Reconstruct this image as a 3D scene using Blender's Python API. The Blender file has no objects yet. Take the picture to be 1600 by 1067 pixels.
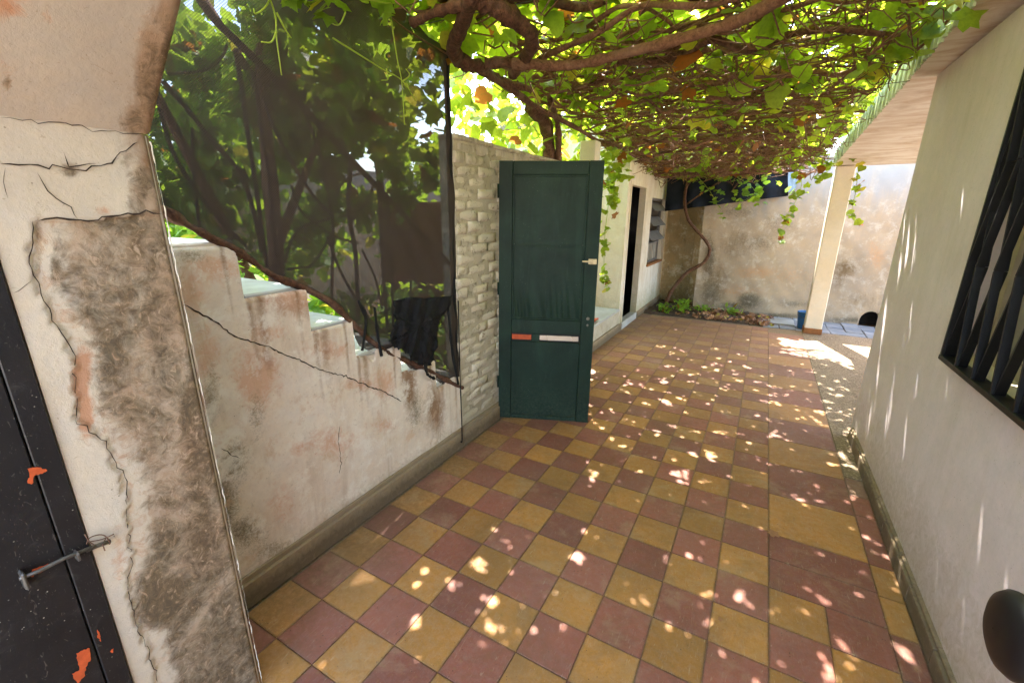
import bpy, math, random
import numpy as np
from mathutils import Matrix, Vector
random.seed(7); rng = np.random.default_rng(11)
S = bpy.context.scene; COL = S.collection

# ------------------------------------------------------------------ camera, sky, sun, exposure
F, CX, CY = 683.0, 800.0, 533.5
CAM = np.array([0.0, 0.0, 1.52])
def _d(x, y):
    v = np.array([x-CX, -(y-CY), -F]); return v/np.linalg.norm(v)
_up = -_d(785, 2880); _v1 = _d(1200, 337); _v1 = _v1-_up*_v1.dot(_up); _v1 /= np.linalg.norm(_v1)
MC = np.array([np.cross(_v1, _up), _v1, _up])
cam = bpy.data.objects.new('camera', bpy.data.cameras.new('camera')); COL.objects.link(cam)
cam.matrix_world = Matrix.Translation(CAM) @ Matrix(MC.tolist()).to_4x4()
cam.data.sensor_width = 36; cam.data.lens = F/1600*36; cam.data.clip_start = .02; cam.data.clip_end = 600
S.camera = cam
SUN = Vector((.34, -1.0, -1.75)).normalized()          # direction the light travels
W = bpy.data.worlds.new('World'); S.world = W; W.use_nodes = True
nt = W.node_tree; sky = nt.nodes.new('ShaderNodeTexSky'); sky.sky_type = 'NISHITA'; sky.sun_disc = False
sky.sun_elevation = math.asin(-SUN.z); sky.sun_rotation = math.atan2(-SUN.x, -SUN.y)
sky.air_density = 1.0; sky.dust_density = 1.5; sky.ozone_density = .6
bg = nt.nodes['Background']; nt.links.new(sky.outputs[0], bg.inputs[0]); bg.inputs[1].default_value = .15
sl = bpy.data.lights.new('sun', 'SUN'); sl.energy = 2.5; sl.angle = math.radians(.55); sl.color = (1, .955, .90)
so = bpy.data.objects.new('sun', sl); COL.objects.link(so); so.rotation_euler = SUN.to_track_quat('-Z', 'Y').to_euler()
S.view_settings.view_transform = 'Standard'; S.view_settings.look = 'None'
S.view_settings.gamma = 1; S.view_settings.exposure = 4.1; S.view_settings.use_curve_mapping = False
try:
    S.cycles.max_bounces = 10; S.cycles.diffuse_bounces = 6; S.cycles.transparent_max_bounces = 16; S.cycles.transmission_bounces = 6
except Exception: pass

# photograph pixel -> point of the place on a given plane (where each traced thing stands)
def ray(x, y): return MC @ _d(x, y)
def px(x, y, X): r = ray(x, y); return CAM + r*((X-CAM[0])/r[0])
def py_(x, y, Y): r = ray(x, y); return CAM + r*((Y-CAM[1])/r[1])
def pz(x, y, Z=0.): r = ray(x, y); return CAM + r*((Z-CAM[2])/r[2])
def proj(P):
    c = (np.asarray(P, float)-CAM) @ MC
    return CX+F*c[..., 0]/-c[..., 2], CY-F*c[..., 1]/-c[..., 2]

# ------------------------------------------------------------------ materials
def srgb(h, k=1.):
    h = h.lstrip('#'); v = [int(h[i:i+2], 16)/255 for i in (0, 2, 4)]
    return tuple(k*(c/12.92 if c <= .04045 else ((c+.055)/1.055)**2.4) for c in v)+(1,)
class MT:
    def __init__(s, name):
        s.m = bpy.data.materials.new(name); s.m.use_nodes = True; s.t = s.m.node_tree
        s.t.nodes.clear(); s.out = s.t.nodes.new('ShaderNodeOutputMaterial')
        s.tc = s.t.nodes.new('ShaderNodeTexCoord').outputs['Object']
        s.pos = s.t.nodes.new('ShaderNodeNewGeometry').outputs['Position']
    def lk(s, a, b):
        if hasattr(a, 'is_output') or isinstance(a, bpy.types.NodeSocket): s.t.links.new(a, b)
        else:
            try: b.default_value = a
            except Exception:
                b.default_value = (a, a, a) if not hasattr(a, '__len__') else tuple(a)[:len(b.default_value)]
    def noise(s, scale, det=5, rough=.6, dist=0, vec=None, col=False):
        n = s.t.nodes.new('ShaderNodeTexNoise'); s.lk(vec or s.pos, n.inputs['Vector'])
        n.inputs['Scale'].default_value = scale; n.inputs['Detail'].default_value = det
        n.inputs['Roughness'].default_value = rough; n.inputs['Distortion'].default_value = dist
        return n.outputs['Color' if col else 'Fac']
    def vor(s, scale, feat='F1', vec=None, out='Distance', rnd=1):
        n = s.t.nodes.new('ShaderNodeTexVoronoi'); n.feature = feat; s.lk(vec or s.pos, n.inputs['Vector'])
        n.inputs['Scale'].default_value = scale; n.inputs['Randomness'].default_value = rnd
        return n.outputs[out]
    def scl(s, v, sc):
        n = s.t.nodes.new('ShaderNodeMapping'); s.lk(v, n.inputs['Vector']); n.inputs['Scale'].default_value = sc
        return n.outputs[0]
    def r(s, f, a, b, lo=0., hi=1.):
        n = s.t.nodes.new('ShaderNodeMapRange'); s.lk(f, n.inputs[0])
        for i, v in zip((1, 2, 3, 4), (a, b, lo, hi)): n.inputs[i].default_value = v
        return n.outputs[0]
    def ma(s, op, a, b=0., c=None):
        n = s.t.nodes.new('ShaderNodeMath'); n.operation = op; s.lk(a, n.inputs[0]); s.lk(b, n.inputs[1])
        if c is not None: s.lk(c, n.inputs[2])
        return n.outputs[0]
    def clamp(s, a): n = s.t.nodes.new('ShaderNodeClamp'); s.lk(a, n.inputs[0]); return n.outputs[0]
    def mix(s, f, a, b, blend='MIX'):
        n = s.t.nodes.new('ShaderNodeMix'); n.data_type = 'RGBA'; n.blend_type = blend
        s.lk(f, n.inputs[0]); s.lk(a, n.inputs[6]); s.lk(b, n.inputs[7]); return n.outputs[2]
    def sep(s, v):
        n = s.t.nodes.new('ShaderNodeSeparateXYZ'); s.lk(v, n.inputs[0]); return n.outputs
    def comb(s, x, y, z):
        n = s.t.nodes.new('ShaderNodeCombineXYZ')
        for i, q in enumerate((x, y, z)): s.lk(q, n.inputs[i])
        return n.outputs[0]
    def attr(s, name, out='Fac'):
        n = s.t.nodes.new('ShaderNodeAttribute'); n.attribute_name = name; return n.outputs[out]
    def objrnd(s): return s.t.nodes.new('ShaderNodeObjectInfo').outputs['Random']
    def bump(s, h, st=.3, d=.01, nrm=None):
        n = s.t.nodes.new('ShaderNodeBump'); s.lk(h, n.inputs['Height'])
        n.inputs['Strength'].default_value = st; n.inputs['Distance'].default_value = d
        if nrm: s.lk(nrm, n.inputs['Normal'])
        return n.outputs[0]
    def bsdf(s, col, rough=.8, nrm=None, spec=.3, metal=0.):
        n = s.t.nodes.new('ShaderNodeBsdfPrincipled'); s.lk(col, n.inputs['Base Color']); s.lk(rough, n.inputs['Roughness'])
        n.inputs['Specular IOR Level'].default_value = spec; n.inputs['Metallic'].default_value = metal
        if nrm is not None: s.lk(nrm, n.inputs['Normal'])
        s.t.links.new(n.outputs[0], s.out.inputs[0]); return n
    def hsv(s, col, h=.5, sa=1., v=1.):
        n = s.t.nodes.new('ShaderNodeHueSaturation'); s.lk(col, n.inputs['Color'])
        s.lk(h, n.inputs['Hue']); s.lk(sa, n.inputs['Saturation']); s.lk(v, n.inputs['Value']); return n.outputs[0]

def simple(name, col, rough=.7, var=.15, sc=30, bs=.2, bd=.002, spec=.3, metal=0., dirt=None):
    m = MT(name); n = m.noise(sc, 6, .65); n2 = m.noise(sc*.15, 3, .6)
    c = m.mix(m.r(n, .3, .7), tuple(x*(1-var) for x in col[:3])+(1,), tuple(min(1, x*(1+var)) for x in col[:3])+(1,))
    if dirt: c = m.mix(m.r(n2, .48, .68, 0, .8), c, dirt)
    m.bsdf(c, m.r(n2, .3, .7, rough-.1, min(1, rough+.1)), m.bump(n, bs, bd), spec, metal); return m.m

# tiles: colour by tile, worn, speckled
def tile_mat(name, a, b, grime):
    m = MT(name); rnd = m.objrnd(); at = m.attr('rnd'); rv = m.ma('FRACT', m.ma('ADD', rnd, at))
    off = m.comb(m.ma('MULTIPLY', rv, 37.), m.ma('MULTIPLY', rv, 11.), 0.)
    n = m.t.nodes.new('ShaderNodeVectorMath'); n.operation = 'ADD'; m.lk(m.pos, n.inputs[0]); m.lk(off, n.inputs[1]); v = n.outputs[0]
    cl = m.noise(7, 6, .7, .6, v); fine = m.noise(160, 4, .7, 0, v); mid = m.noise(38, 5, .7, .3, v)
    c = m.mix(m.r(cl, .3, .7), a, b)
    c = m.hsv(c, .5, m.r(mid, .3, .7, .88, 1.06), m.ma('ADD', m.r(rv, 0, 1, .76, 1.14), m.r(fine, .3, .7, -.1, .1)))
    big = m.noise(1.7, 5, .65); c = m.mix(m.r(big, .45, .75, 0, .5), c, grime)
    y = m.sep(m.pos)[1]; c = m.mix(m.r(y, 2.6, 6.4, 0, .62), c, srgb('#8d6d54'))   # dust lies thicker toward the yard
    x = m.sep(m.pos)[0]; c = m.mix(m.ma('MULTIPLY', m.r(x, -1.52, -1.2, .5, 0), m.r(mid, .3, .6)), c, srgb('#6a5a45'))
    c = m.mix(m.r(mid, .57, .70, 0, .40), c, srgb('#8b7a58'))
    c = m.mix(m.r(m.noise(20, 6, .75, 1.5), .60, .72, 0, .35), c, srgb('#5a4632'))
    sp = m.vor(62, vec=v); c = m.mix(m.ma('MULTIPLY', m.r(sp, .085, .13, 1, 0), m.r(m.noise(12, 2, .5, 0, v), .5, .62)), c, srgb('#3a2c22'))
    c = m.mix(m.ma('MULTIPLY', m.r(m.vor(70, vec=m.scl(v, (1, 1.3, 1))), .05, .085, 1, 0), m.r(m.noise(9, 2, .5, 0, v), .52, .62, 0, .8)), c, srgb('#c8b89a'))
    eg = m.attr('edge'); chipn = m.noise(55, 5, .75, .8)
    c = m.mix(m.r(m.ma('ADD', eg, m.ma('MULTIPLY', m.ma('SUBTRACT', chipn, .5), 1.6)), .6, 1.25, 0, .5), c, srgb('#5f4c36'))
    c = m.mix(m.ma('MULTIPLY', m.r(eg, .6, .95), m.r(chipn, .60, .66, 0, .6)), c, srgb('#a08c6c'))
    c = m.mix(m.r(m.noise(3.1, 7, .75, .8), .50, .62, 0, .30), c, srgb('#6b5238')); c = m.mix(m.r(m.noise(4.3, 6, .7, .4), .54, .66, 0, .28), c, srgb('#b49c78'))
    scr = m.noise(9, 2, .4, 4, m.scl(v, (9, 1, 1))); c = m.mix(m.r(scr, .66, .72, 0, .25), c, srgb('#c5b598'))
    m.bsdf(c, m.r(mid, .3, .7, .48, .72), m.bump(m.ma('ADD', m.ma('MULTIPLY', fine, .5), cl), .22, .0022), .35); return m.m
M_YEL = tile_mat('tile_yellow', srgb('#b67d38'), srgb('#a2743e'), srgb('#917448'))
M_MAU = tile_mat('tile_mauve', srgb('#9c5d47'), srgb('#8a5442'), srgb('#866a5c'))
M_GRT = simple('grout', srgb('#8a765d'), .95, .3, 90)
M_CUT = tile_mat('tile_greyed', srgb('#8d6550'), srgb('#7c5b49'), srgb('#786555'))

def gravel():
    m = MT('gravel_concrete'); n = m.noise(140, 4, .7); v = m.vor(75, out='Color'); vd = m.vor(75); n2 = m.noise(4, 5, .6)
    c = m.mix(m.r(m.sep(v)[0], 0, 1), srgb('#9a8468'), srgb('#b09a80')); c = m.mix(m.r(vd, .3, .6), c, srgb('#786650'))
    c = m.mix(m.r(n2, .4, .65, 0, .6), c, srgb('#8d7a60'))
    m.bsdf(c, .9, m.bump(m.ma('SUBTRACT', n, vd), .5, .004)); return m.m
M_GRAV = gravel()
def paver():
    m = MT('grey_paver'); n = m.noise(40, 6, .7); n2 = m.noise(5, 4, .6); rv = m.objrnd()
    c = m.mix(m.r(n2, .35, .65), srgb('#7b7f86'), srgb('#999895')); c = m.hsv(c, .5, 1., m.r(rv, 0, 1, .8, 1.1))
    c = m.mix(m.r(n, .55, .7, 0, .5), c, srgb('#5f5a50')); m.bsdf(c, .8, m.bump(n, .3, .003)); return m.m
M_PAV = paver()

# plaster: layers from the baked-by-hand stain masks (attribute msk: R salmon, G brown run, B dark mould) + noise
def plaster(name, base, base2, salmon=None, brown=None, dark=None, mask=True, bstr=.35, lichen=False, foot=None, specks=True, top=None, holes=False, streak=None):
    m = MT(name); n1 = m.noise(2.2, 7, .65, .4); n2 = m.noise(14, 7, .7, .5); n3 = m.noise(70, 5, .7); n4 = m.noise(300, 3, .6)
    rag = m.noise(24, 8, .72, 1.2)
    c = m.mix(m.r(n1, .35, .65), base, base2)
    c = m.hsv(c, .5, m.r(n2, .3, .7, .88, 1.12), m.ma('ADD', m.r(n2, .25, .75, .93, 1.06), m.r(n3, .3, .7, -.035, .035)))
    h = m.ma('ADD', m.ma('MULTIPLY', n2, .6), m.ma('MULTIPLY', n3, .35)); h = m.ma('ADD', h, m.ma('MULTIPLY', n4, .12))
    if mask:
        a = m.sep(m.attr('msk', 'Color')); jit = m.ma('MULTIPLY', m.ma('SUBTRACT', rag, .5), 1.5)
        jit2 = m.ma('MULTIPLY', m.ma('SUBTRACT', m.noise(60, 8, .8, 2.0), .5), 2.1)
        if salmon: f = m.r(m.ma('ADD', a[0], jit), .3, .72, 0, .88); c = m.mix(f, c, salmon); h = m.ma('SUBTRACT', h, m.ma('MULTIPLY', f, .25))
        if brown:
            st = m.noise(16, 6, .7, .5, m.scl(m.pos, (1, 1, .18))); f = m.r(m.ma('ADD', a[1], m.ma('MULTIPLY', m.ma('SUBTRACT', m.ma('ADD', m.ma('MULTIPLY', st, .5), m.ma('MULTIPLY', rag, .5)), .5), 1.6)), .3, .95, 0, .9); c = m.mix(f, c, brown)
        if lichen:
            lo = m.noise(5.0, 5, .65, 1.0); st1 = m.noise(26, 9, .78, .9); st2 = m.noise(38, 6, .68, 1.7, m.scl(m.pos, (1, 1, .8)))
            tan = m.mix(m.r(lo, .38, .62), srgb('#a88a6c'), srgb('#8d7d62')); c = m.mix(m.r(m.ma('ADD', a[2], m.ma('MULTIPLY', jit, .35)), .25, .55, 0, .85), c, tan)
            k = m.ma('ADD', m.ma('MULTIPLY', a[2], .46), m.ma('ADD', m.ma('MULTIPLY', m.ma('SUBTRACT', lo, .5), .95), st1))
            f = m.ma('MULTIPLY', m.r(a[2], .12, .35), m.r(k, .62, .86, 0, .8)); c = m.mix(f, c, m.mix(m.r(st2, .4, .6), dark, srgb('#705a3e'))); h = m.ma('SUBTRACT', h, m.ma('MULTIPLY', f, .4))
            g = m.ma('MULTIPLY', m.r(a[2], .15, .5), m.r(st2, .57, .66, 0, .55)); c = m.mix(g, c, m.mix(m.r(n2, .4, .6), srgb('#d2b698'), srgb('#bf9a78'))); h = m.ma('ADD', h, m.ma('MULTIPLY', g, .5))
        elif dark:
            f = m.r(m.ma('ADD', a[2], m.ma('ADD', jit2, m.ma('MULTIPLY', jit, .5))), .35, .95, 0, .92); c = m.mix(f, c, dark); h = m.ma('SUBTRACT', h, m.ma('MULTIPLY', f, .35))
    if holes:
        hn = m.noise(26, 8, .78, .8); f = m.r(hn, .545, .64, 0, .8); c = m.mix(f, c, m.mix(m.r(n2, .4, .6), srgb('#6f6650'), srgb('#8a7d62'))); h = m.ma('SUBTRACT', h, m.ma('MULTIPLY', f, .9))
        c = m.mix(m.r(m.noise(3.5, 5, .7), .52, .7, 0, .5), c, srgb('#9b9478'))
    if streak:
        sk = m.noise(7, 6, .7, .6, m.scl(m.pos, (1, 1, .13))); c = m.mix(m.r(sk, .50, .72, 0, streak[0]), c, streak[1])
        pk = m.noise(6.5, 8, .78, .25); c = m.mix(m.r(pk, .52, .62, 0, streak[2]), c, srgb('#e4dccd')); c = m.mix(m.r(pk, .44, .36, 0, streak[2]*.7), c, srgb('#c8a888')); c = m.mix(m.r(m.noise(38, 7, .75, .6), .60, .70, 0, streak[2]*.7), c, srgb('#9c8a70'))
    if specks:
        v = m.vor(46, vec=m.pos); c = m.mix(m.ma('MULTIPLY', m.r(v, .055, .085, .8, 0), m.r(m.noise(6, 2), .5, .6)), c, srgb('#5d4a39'))
        v2 = m.noise(9, 3, .4, 5, m.scl(m.pos, (1, 3, 7))); c = m.mix(m.r(v2, .685, .71, 0, .35), c, srgb('#8d7459'))
    if foot:
        z = m.sep(m.pos)[2]; f = m.r(m.ma('ADD', m.r(z, .05, foot[0], 1, 0), m.ma('MULTIPLY', m.ma('SUBTRACT', rag, .5), 1.3)), .35, 1.0, 0, .75); c = m.mix(f, c, foot[1])
    if top:
        z = m.sep(m.pos)[2]; st = m.noise(9, 6, .7, .4, m.scl(m.pos, (1, 1, .25)))
        f = m.r(m.ma('ADD', m.r(z, top[0], top[1], 0, 1), m.ma('MULTIPLY', m.ma('SUBTRACT', st, .5), 1.6)), .4, 1.0, 0, .8); c = m.mix(f, c, top[2])
    m.bsdf(c, .88, m.bump(h, bstr, .006), .2); return m.m
M_STAIR = plaster('stair_wall_plaster', srgb('#e0d5c4'), srgb('#d6c4ae'), srgb('#d0a68a'), srgb('#83603f'), srgb('#6b6048'), foot=(.27, srgb('#9a8666')), streak=(.5, srgb('#a58866'), .8))
M_PIL = plaster('pillar_plaster', srgb('#cfc0a8'), srgb('#c2b197'), srgb('#b98561'), srgb('#7a5433'), srgb('#4a3b29'), lichen=True, bstr=.5)
M_HAU = plaster('arch_plaster', srgb('#c4b8a6'), srgb('#bcac98'), srgb('#c28a63'), srgb('#83562f'), srgb('#4e4333'), lichen=True, bstr=.35)
M_RW = plaster('house_wall_paint', srgb('#ddd0d1'), srgb('#d6c8c5'), mask=False, bstr=.14, foot=(.6, srgb('#a8977f')), specks=True, streak=(.22, srgb('#b3a389'), .0))
M_SHED = plaster('shed_wall_paint', srgb('#d8cfbf'), srgb('#cdbfa9'), mask=False, bstr=.2, streak=(.6, srgb('#b08f68'), .3), foot=(.7, srgb('#969068')), top=(1.7, 2.6, srgb('#c0a37c')))
M_BW = plaster('back_wall_render', srgb('#b09b80'), srgb('#9a8b78'), srgb('#b78e68'), srgb('#6d5a40'), srgb('#5a5344'), bstr=.35, streak=(.3, srgb('#8f8270'), .22), top=(1.25, 1.95, srgb('#8c8984')))
M_WBR = plaster('whitewashed_brick', srgb('#d3c8b2'), srgb('#c9bca3'), mask=False, bstr=.6, holes=True, foot=(.5, srgb('#a59a7c')), top=(1.55, 2.1, srgb('#6e6754')))
M_WJT = plaster('whitewashed_joint', srgb('#c3b7a0'), srgb('#a2967e'), mask=False, bstr=.9, holes=True)
M_COLM = plaster('column_paint', srgb('#d8cdbb'), srgb('#d0c1a8'), mask=False, bstr=.12)
M_SOF = plaster('soffit_paint', srgb('#c9b8a2'), srgb('#b59a80'), mask=False, bstr=.15, specks=False)
def sof():
    m = MT('soffit_stained'); st = m.noise(7, 6, .7, .8, m.scl(m.pos, (.35, 1, 1))); n2 = m.noise(3, 4, .6)
    c = m.mix(m.r(st, .42, .62, 0, 1), srgb('#d8cfc2'), srgb('#c2ad96')); c = m.mix(m.r(n2, .55, .7, 0, .6), c, srgb('#a98f74'))
    m.bsdf(c, .9, m.bump(m.noise(60), .2, .004)); return m.m
M_SOF = sof()
M_PLN = plaster('plinth_render', srgb('#99866a'), srgb('#83725a'), mask=False, bstr=.7, foot=(.14, srgb('#584b39')))
M_FAS = simple('fascia_paint', srgb('#b9bda0'), .7, .2, 25, .2, .002, dirt=srgb('#6d6f58'))
M_CRK = simple('crack_dark', srgb('#3d3024'), 1., .3, 60)
M_SOIL = simple('soil', srgb('#4a3a2a'), 1., .4, 30, .8, .02)
M_SLAB = simple('grey_slab', srgb('#a9a7a0'), .6, .12, 12, .15, .002, dirt=srgb('#8a8375'))
M_BLK = simple('black_grille_paint', srgb('#0d0d0e'), .45, .3, 50, .15, .001, .3)
M_RAIL = simple('old_iron_rail', srgb('#2b2019'), .8, .4, 60, .4, .002)
M_NAVY = simple('navy_cloth', srgb('#131820'), .9, .25, 15, .3, .003)
M_BTRM = simple('brown_base_paint', srgb('#8c5a33'), .7, .15, 20)
M_BLUE = simple('blue_plastic', srgb('#2b5c8c'), .45, .12, 10, .05, .001, .5)
M_ORG = simple('orange_primer', srgb('#c0562a'), .8, .2, 60)
M_STEEL = simple('worn_steel', srgb('#6b655c'), .5, .3, 60, .3, .001, .5, .6)
M_BRASS = simple('pale_brass', srgb('#c5b18c'), .45, .15, 60, .1, .001, .5, .3)
M_KNOB = simple('dark_wood_knob', srgb('#15100f'), .42, .15, 25, .04, .0006, .35)
M_DWOOD = simple('entrance_door_paint', srgb('#6b6255'), .6, .1, 8)
M_GLS = simple('dusty_glass', srgb('#8f887a'), .25, .2, 6, .03, .001, .6)
M_LOUV = simple('louvre_grey', srgb('#6f6a66'), .6, .15, 10)
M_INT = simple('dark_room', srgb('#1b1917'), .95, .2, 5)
M_TERR = simple('red_scrap', srgb('#b5502c'), .7, .2, 30)
M_WHT = simple('white_scrap', srgb('#d0ccc2'), .7, .1, 30)
M_CHR = simple('strip_foil', srgb('#cdbfae'), .25, .1, 10, .2, .001, .7, .55)
M_BRK = simple('red_brick', srgb('#7d4a38'), .9, .25, 40, .6, .004, dirt=srgb('#5a3d30'))
M_MORT = simple('mortar', srgb('#7a6d5d'), .95, .2, 60, .5, .003)
def greendoor():
    m = MT('green_door_paint'); a = m.attr('sheet')
    dr = m.noise(5, 4, .6, 1.0, m.scl(m.pos, (1, 1, .25))); n2 = m.noise(2.6, 6, .65, 1.0); n3 = m.noise(60, 5, .6)
    st = m.noise(34, 5, .7, .5, m.scl(m.pos, (1, 1, .12)))
    c = m.mix(m.r(n2, .35, .68), srgb('#11221a'), srgb('#1b3024')); c = m.mix(m.r(dr, .50, .7, 0, .35), c, srgb('#274234'))
    c = m.mix(m.r(st, .58, .74, 0, .25), c, srgb('#3b4f45'))
    z = m.sep(m.pos)[2]; c = m.mix(m.ma('MULTIPLY', m.r(z, .0, .42, 1, 0), m.r(n3, .42, .62)), c, srgb('#2f3a2e'))
    v = m.vor(60); c = m.mix(m.ma('MULTIPLY', m.r(v, .05, .07, 1, 0), m.r(n2, .5, .55)), c, srgb('#7c8a7e'))
    m.bsdf(c, m.r(n3, .3, .7, .46, .62), m.bump(m.ma('ADD', n3, m.ma('MULTIPLY', dr, 2.0)), .12, .004), .2); return m.m
M_GRN = greendoor()
def blackdoor():
    m = MT('black_door_paint'); n = m.noise(18, 8, .75, 1); n2 = m.noise(4, 5, .7, .5); f = m.noise(120, 4, .7)
    c = m.mix(m.r(n2, .3, .7), srgb('#161414'), srgb('#231f1d')); c = m.mix(m.r(n, .56, .72, 0, .55), c, srgb('#45403b'))
    v = m.vor(75); c = m.mix(m.ma('MULTIPLY', m.r(v, .07, .11, 1, 0), m.r(m.noise(11, 3), .52, .6)), c, srgb('#a8a295'))
    sc = m.noise(14, 3, .5, 4, m.scl(m.pos, (1, 5, 2))); c = m.mix(m.r(sc, .66, .70, 0, .5), c, srgb('#6a635a'))
    m.bsdf(c, m.r(n, .3, .7, .38, .6), m.bump(m.ma('ADD', f, n), .25, .002), .45); return m.m
M_BDR = blackdoor()
def bark(name, a, b, k=1.):
    m = MT(name); n = m.noise(55*k, 6, .7, .6, m.scl(m.tc, (1, 1, 1))); n2 = m.noise(9, 4, .6); w = m.noise(30*k, 5, .7, 2.5)
    c = m.mix(m.r(n, .35, .65), a, b); c = m.mix(m.r(n2, .5, .7, 0, .5), c, srgb('#8c7460'))
    m.bsdf(c, .9, m.bump(m.ma('ADD', n, w), .8, .006)); return m.m
M_BARK = bark('vine_bark', srgb('#3f2a1d'), srgb('#6f4c38'))
M_CANE = bark('vine_cane', srgb('#5d3f2d'), srgb('#8a654d'))
M_TWIG = simple('green_tendril', srgb('#8f9f35'), .6, .2, 30)
def leafm(name, green, lite, dead, trans, dthr=.93, tw=.55):
    m = MT(name); rv = m.ma('FRACT', m.ma('ADD', m.objrnd(), m.attr('rnd'))); n = m.noise(45, 4, .6)
    c = m.mix(m.r(rv, 0, .9), green, lite); t = m.mix(m.r(rv, 0, .9), trans, tuple(min(1, x*1.35) for x in trans[:3])+(1,))
    k = m.r(rv, dthr, dthr+.01); c = m.mix(k, c, dead); t = m.mix(k, t, srgb('#a8682c'))
    k2 = m.ma('MULTIPLY', m.r(rv, dthr-.05, dthr-.04), m.r(rv, dthr, dthr-.005)); c = m.mix(k2, c, srgb('#a79a2f')); t = m.mix(k2, t, srgb('#cfc040'))
    c = m.mix(m.r(n, .45, .7, 0, .35), c, tuple(x*.55 for x in green[:3])+(1,))
    P = m.t.nodes.new('ShaderNodeBsdfPrincipled'); m.lk(c, P.inputs['Base Color']); P.inputs['Roughness'].default_value = .5
    P.inputs['Specular IOR Level'].default_value = .35; m.lk(m.bump(m.noise(90, 3), .3, .002), P.inputs['Normal'])
    T = m.t.nodes.new('ShaderNodeBsdfTranslucent'); m.lk(m.mix(m.r(n, .4, .7, 0, .3), t, green), T.inputs['Color'])
    X = m.t.nodes.new('ShaderNodeMixShader'); X.inputs[0].default_value = tw
    m.t.links.new(P.outputs[0], X.inputs[1]); m.t.links.new(T.outputs[0], X.inputs[2]); m.t.links.new(X.outputs[0], m.out.inputs[0]); return m.m
M_LEAF = leafm('vine_leaf', srgb('#3f5f20'), srgb('#6a8a2a'), srgb('#8a4a20'), srgb('#aebf30'))
M_LEAF2 = leafm('background_leaf', srgb('#3f6226'), srgb('#6f9a3a'), srgb('#8f7a30'), srgb('#a9c835'), .97)
M_LITT = leafm('dead_leaf', srgb('#6d4a30'), srgb('#b5855a'), srgb('#5a3a24'), srgb('#b0703c'), .9, .15)
def net():
    m = MT('shade_net'); s = m.sep(m.pos)
    w = m.ma('MULTIPLY', m.ma('SINE', m.ma('MULTIPLY', s[1], 2*math.pi/.0088)), m.ma('SINE', m.ma('MULTIPLY', s[2], 2*math.pi/.0088)))
    n = m.noise(2.2, 4, .6, 1.5); n2 = m.noise(14, 3, .6, 2)
    f = m.ma('ADD', m.r(n, .35, .7, .90, .955), m.ma('ADD', m.r(n2, .55, .75, 0, .03), m.ma('MULTIPLY', w, .06)))
    f = m.clamp(m.ma('MAXIMUM', f, m.ma('MULTIPLY', m.attr('hem'), 1.045)))
    D = m.t.nodes.new('ShaderNodeBsdfDiffuse'); m.lk(srgb('#463e38'), D.inputs[0])
    T = m.t.nodes.new('ShaderNodeBsdfTransparent'); X = m.t.nodes.new('ShaderNodeMixShader')
    m.lk(f, X.inputs[0]); m.t.links.new(T.outputs[0], X.inputs[1]); m.t.links.new(D.outputs[0], X.inputs[2]); m.t.links.new(X.outputs[0], m.out.inputs[0]); return m.m
M_NET = net()
M_NETB = simple('torn_net_folded', srgb('#1b1a19'), .95, .3, 200, .4, .002)

# ------------------------------------------------------------------ object helpers
def tag(o, label=None, cat=None, group=None, kind=None):
    for k, v in (('label', label), ('category', cat), ('group', group), ('kind', kind)):
        if v: o[k] = v
    return o
def mesh(name, v, f, mats=(), smooth=False, attrs=None, fm=None):
    me = bpy.data.meshes.new(name); v = np.asarray(v, dtype=np.float32)
    if isinstance(f, np.ndarray) and f.ndim == 2:
        k = f.shape[1]; me.vertices.add(len(v)); me.vertices.foreach_set('co', v.ravel())
        me.loops.add(f.size); me.loops.foreach_set('vertex_index', f.astype(np.int32).ravel())
        me.polygons.add(len(f)); me.polygons.foreach_set('loop_start', np.arange(len(f), dtype=np.int32)*k)
        me.update(calc_edges=True)
    else: me.from_pydata([tuple(map(float, q)) for q in v], [], [tuple(map(int, q)) for q in f])
    for m in (mats if isinstance(mats, (list, tuple)) else [mats]): me.materials.append(m)
    if fm is not None: me.polygons.foreach_set('material_index', np.asarray(fm, np.int32))
    if smooth: me.polygons.foreach_set('use_smooth', np.ones(len(me.polygons), bool))
    for k, a in (attrs or {}).items():
        a = np.asarray(a, np.float32)
        if a.ndim == 1: at = me.attributes.new(k, 'FLOAT', 'POINT'); at.data.foreach_set('value', a)
        else: at = me.attributes.new(k, 'FLOAT_COLOR', 'POINT'); at.data.foreach_set('color', np.c_[a, np.ones(len(a))].astype(np.float32).ravel())
    me.update(); return me
def link(name, me, parent=None, loc=None, rot=None):
    o = bpy.data.objects.new(name, me); COL.objects.link(o)
    if loc is not None: o.location = loc
    if rot is not None: o.rotation_euler = rot
    if parent: o.parent = parent
    return o
def empty(name, loc=(0, 0, 0), rot=None):
    o = bpy.data.objects.new(name, None); COL.objects.link(o); o.location = loc
    if rot: o.rotation_euler = rot
    o.empty_display_size = .1; return o
BEV = .004
def boxv(a, b, bev=0.):
    a = np.minimum(a, b).astype(float); b_ = np.maximum(a, b).astype(float)
    return a, b_
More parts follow.
